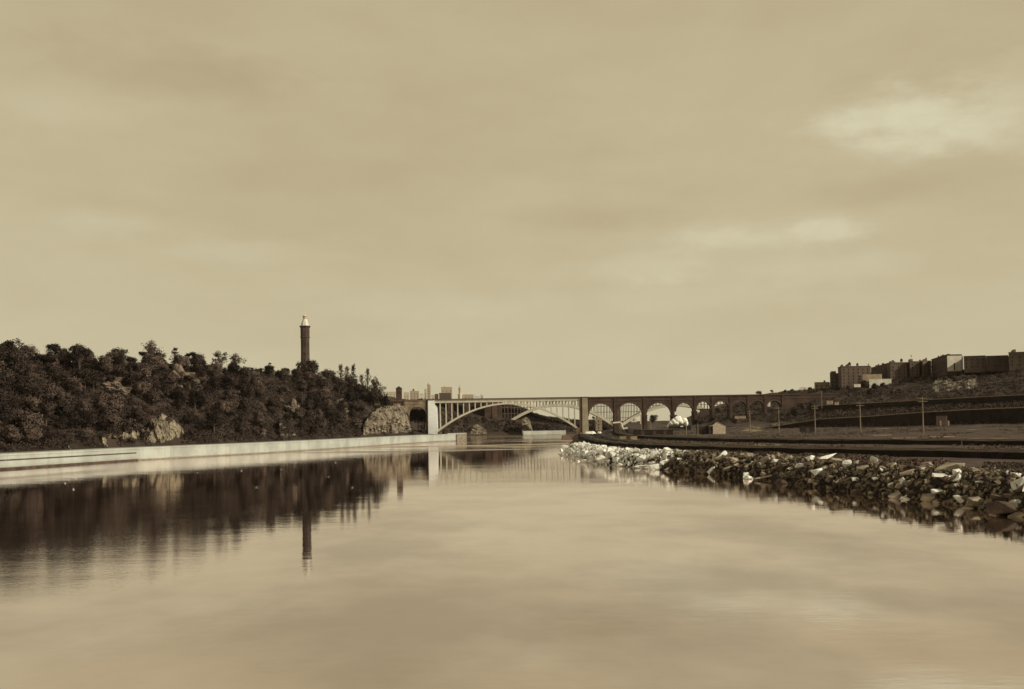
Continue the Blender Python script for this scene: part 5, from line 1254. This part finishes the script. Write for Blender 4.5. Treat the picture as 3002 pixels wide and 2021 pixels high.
def rock(x, y, z, s_, mt, label, group=None, shape=None, rot=None, scale=None):
    o = put('rock', rk_mesh[rnd.randrange(14) if shape is None else shape][mt], loc=(x, y, z))
    o.scale = scale or (s_ * rnd.uniform(.8, 1.25), s_ * rnd.uniform(.8, 1.2), s_ * rnd.uniform(.7, 1.1))
    o.rotation_euler = rot or (rnd.uniform(-.5, .5), rnd.uniform(-.5, .5), rnd.uniform(0, 6)); return tag(o, label, 'rock', group)
def gp(px, py, z): g0 = water_at(px, py, z); return g0.x, g0.y
# single rocks that stand out
for px, py, z, s_, mt, sc, lb in [
  (2425, 1372, 3.6, 2, 0, (3.1, 1.8, 1.6), 'largest bright white boulder on top of the riprap'), (2378, 1378, 3.0, 1, 0, (1.3, 1.2, 1.2), 'small bright white boulder left of the largest white one'),
  (2355, 1388, 2.4, 1, 0, (2.2, 1.3, 1.2), 'flat white boulder lower left of the largest white one'), (2450, 1402, 1.7, 1, 1, (2.0, 1.5, 1.4), 'grey block under the right end of the largest white boulder'),
  (2400, 1412, 1.0, 1, 0, (1.8, 1.4, 1.2), 'pale block at the water below the largest white boulder'), (2784, 1418, 2.8, 3, 1, (3.6, 2.6, 1.7), 'huge smooth grey slab sloping down at the right end of the riprap'),
  (2775, 1458, .6, 2, 0, (2.6, 1.5, .75), 'long flat white slab lying at the waterline at the right end'), (2722, 1425, 1.8, 2, 1, (2.0, 1.6, 1.3), 'pointed pale boulder left of the huge grey slab'),
  (2660, 1442, .8, 1, 1, (1.5, 1.4, 1.3), 'rounded grey boulder at the water left of the pointed pale one'), (2530, 1420, 1.3, 1, 1, (1.3, 1.3, 1.5), 'upright grey block in the middle of the right riprap'),
  (2565, 1398, 2.2, 1, 0, (1.0, 1.0, 1.7), 'tall narrow white stone leaning up from the riprap'), (2245, 1398, 1.0, 2, 1, (4.0, 1.0, .45), 'long pale beam-like slab lying along the waterline'),
  (1915, 1368, .8, 2, 0, (5.0, 2.0, .8), 'long flat white slab at the right end of the white riprap'), (1665, 1312, 1.5, 2, 0, (4.0, 2.5, 1.8), 'white boulder at the far tip of the point'),
  (2105, 1374, 1.5, 1, 1, (1.6, 1.4, 1.2), 'bright rounded stone among dark ones left of the beam-like slab'), (2860, 1470, 1.2, 2, 1, (2.6, 2.0, 1.6), 'broad grey boulder right of the huge slab'), (2940, 1490, 1.2, 2, 2, (2.8, 2.2, 1.7), 'dark boulder near the right edge of the picture')]:
    x, y = gp(px, py, z); z = max(z, hr(x, y) + .25 + .35 * sc[2]); rock(x, y, z, s_, mt, lb, 'riprap boulders of the right shore', scale=sc, rot=(rnd.uniform(-.25, .25), rnd.uniform(-.25, .25), rnd.uniform(-.4, .4)))
SH = RSHORE[3:14]
def along(t):
    """point on the visible shoreline, t metres from its near end, and its inland direction"""
    for a, b in zip(SH[:-1], SH[1:]):
        a, b = Vector(a), Vector(b); L_ = (b - a).length
        if t <= L_: d = (b - a) / L_; return a + d * t, Vector((d.y, -d.x))
        t -= L_
    return Vector(SH[-1]), Vector((1, 0))
TOT = sum((Vector(b) - Vector(a)).length for a, b in zip(SH[:-1], SH[1:]))
cnt = 0; used = []
GL = {(0, 0): 'white angular boulder in the bright heap near the point', (0, 1): 'grey angular boulder in the bright heap near the point', (0, 2): 'dark angular boulder in the bright heap near the point',
      (1, 0): 'pale angular boulder among the dark riprap', (1, 1): 'grey angular boulder among the dark riprap', (1, 2): 'dark brown boulder among the dark riprap'}
tries = 0
while cnt < 272 and tries < 30000:
    tries += 1
    t = TOT * rnd.random() ** 1.25; p0, inn = along(t); off_ = rnd.uniform(-1.2, 9.5); p = p0 + inn * off_
    px, _ = proj(p.x, p.y, 2); white = px < 1962
    s_ = rnd.uniform(.6, 1.7) * (1.0 if not white else 1.25) * (1 + .15 * (off_ < 2))
    if any((p.x - a) ** 2 + (p.y - b) ** 2 < (.52 * (s_ + c)) ** 2 for a, b, c in used): continue
    used.append((p.x, p.y, s_)); z = max(hr(p.x, p.y), -.2) + s_ * .22
    k = rnd.random(); mt = (0 if k < .9 else 1) if white else (0 if k < .22 else 1 if k < .66 else 2)
    rock(p.x, p.y, z, s_, mt, ['white', 'grey', 'dark brown'][mt] + (' small' if s_ < .95 else ' large' if s_ > 1.5 else '') + ' boulder ' + ('at the waterline ' if off_ < 1.5 else 'on top of the bank ' if off_ > 6.5 else 'halfway up the bank ')
         + ('at the tip of the point' if px < 1720 else 'in the bright white heap' if px < 1962 else 'just right of the bright white heap' if px < 2150 else 'left of the largest white boulder' if px < 2360 else 'around the largest white boulder' if px < 2500 else 'left of the huge grey slab' if px < 2720 else 'around the huge grey slab'), 'riprap boulders of the right shore'); cnt += 1
# smaller stones between
V = []; Fr = []
def rubble(n, fn, s0, s1, seed):
    V = []; Fr = []; rs = random.Random(seed)
    for _ in range(n):
        q = fn(rs)
        if q is None: continue
        x, y = q; z = hr(x, y); s_ = rs.uniform(s0, s1); me = rk_mesh[rs.randrange(14)][0]; R = Euler((rs.uniform(0, 6), rs.uniform(0, 6), rs.uniform(0, 6))).to_matrix()
        b0 = len(V); V += [tuple((R @ v.co) * s_ + Vector((x, y, z + s_ * .1))) for v in hull_v[me.name]]; Fr += [tuple(i + b0 for i in f) for f in hull_f[me.name]]
    return V, Fr
hull_v, hull_f = {}, {}
for ms in rk_mesh:
    bm = bmesh.new(); rs = random.Random(len(hull_v))
    for _ in range(8): bm.verts.new((rs.uniform(-1, 1), rs.uniform(-.9, .9), rs.uniform(-.7, .7)))
    r_ = bmesh.ops.convex_hull(bm, input=bm.verts); bmesh.ops.delete(bm, geom=[e for e in r_['geom_interior'] if isinstance(e, bmesh.types.BMVert)], context='VERTS')
    me = bpy.data.meshes.new('tmp'); bm.to_mesh(me); bm.free()
    class Vv: pass
    hull_v[ms[0].name] = [v for v in me.vertices]; hull_f[ms[0].name] = [tuple(p.vertices) for p in me.polygons]
def f_white(rs):
    t = TOT * rs.uniform(.48, 1.0); p0, inn = along(t); p = p0 + inn * rs.uniform(-1, 11); return (p.x, p.y)
def f_dark(rs):
    t = TOT * rs.uniform(0, .52); p0, inn = along(t); p = p0 + inn * rs.uniform(-1, 14); return (p.x, p.y)
V, Fr = rubble(2600, f_white, .4, 1.1, 1); m = MB(); m.v = V; m.f = Fr
tag(m.build('rubble', 'rock_white'), 'small white broken stone filling the bright heap near the point', kind='stuff')
V, Fr = rubble(4300, f_dark, .25, .95, 2); m = MB(); m.v = V; m.f = Fr
tag(m.build('rubble', 'rubble'), 'small dark broken stone between the riprap boulders', kind='stuff')
# weeds on the bank top
pts = []
rs = random.Random(77)
for _ in range(5200):
    t = TOT * rs.random() ** 1.1; p0, inn = along(t); p = p0 + inn * rs.uniform(8, 34)
    if float(vnoise(p.x / 7, p.y / 7, 4.2)) < -.08: continue
    pts.append((p.x, p.y, hr(p.x, p.y)))
for _ in range(9000):
    px = rs.uniform(1780, 3060); Y = rs.uniform(270, 880); x = U(px) * Y
    if float(vnoise(x / 16, Y / 22, 9.2)) < .10 or float(signed(RSHORE, np.array([x]), np.array([Y]), -1)[0]) < 10: continue
    if any(min(math.hypot(x - (a[0] + (b[0] - a[0]) * q), Y - (a[1] + (b[1] - a[1]) * q)) for q in (0, .2, .4, .6, .8, 1)) < 16 for L_ in (TA, TB) for a, b in zip(L_[:-1], L_[1:])): continue
    pts.append((x, Y, hr(x, Y)))
A = np.array(pts); out = [A + rng.normal(size=A.shape) * np.array([.5, .5, .12]) + np.array([0, 0, .35]) for _ in range(7)]
gr = put('weeds', leaf_mesh('weeds', np.concatenate(out), .6, rng, 'weeds')); tag(gr, 'dry weeds along the top of the right bank', kind='stuff')

# ================================================================== GULLS on the water
def gull_mesh():
    m = MB(); m.lathe([(.02, -.45), (.14, -.2), (.2, .05), (.12, .3), (.08, .42), (.02, .52)], 8)
    m.v = [(y, z, x * .7 + .12) for x, y, z in m.v]
    m.add([(-.05, .1, .18), (-.85, .0, .5), (-1.3, -.2, .38), (-.8, -.22, .45), (-.05, -.2, .18), (.05, .1, .18), (.85, .0, .5), (1.3, -.2, .38), (.8, -.22, .45), (.05, -.2, .18)],
          [(0, 1, 3, 4), (1, 2, 3), (5, 9, 8, 6), (6, 8, 7)])
    return m.mesh('gull', MAT['feather'])
gm_ = gull_mesh()
for u_, v_, lb in [(1560, 178, 'in the far right of the dark reflection'), (1520, 255, 'below and left of the farthest right one'), (1130, 312, 'alone in the middle of the dark reflection'), (1650, 313, 'left of the tower reflection top'),
                   (1050, 222, 'just below the river wall reflection at mid-wall'), (140, 323, 'lowest of the three near the left edge'), (95, 290, 'middle of the three near the left edge'), (155, 265, 'topmost of the three near the left edge'),
                   (1265, 215, 'right of mid-wall below the bright reflection'), (810, 232, 'at the left end of the line of specks'), (1015, 198, 'highest below the wall at mid-length')]:
    px, py = 140 + u_ / 1.8484, 1260 + v_ / 1.8484; g0 = water_at(px, py, 0.1)
    o = put('gull', gm_, loc=(g0.x, g0.y, .03)); o.scale = (.55,) * 3; o.rotation_euler = (0, 0, rnd.uniform(-1, 1)); tag(o, 'white gull on the water ' + lb, 'bird', 'gulls on the water')
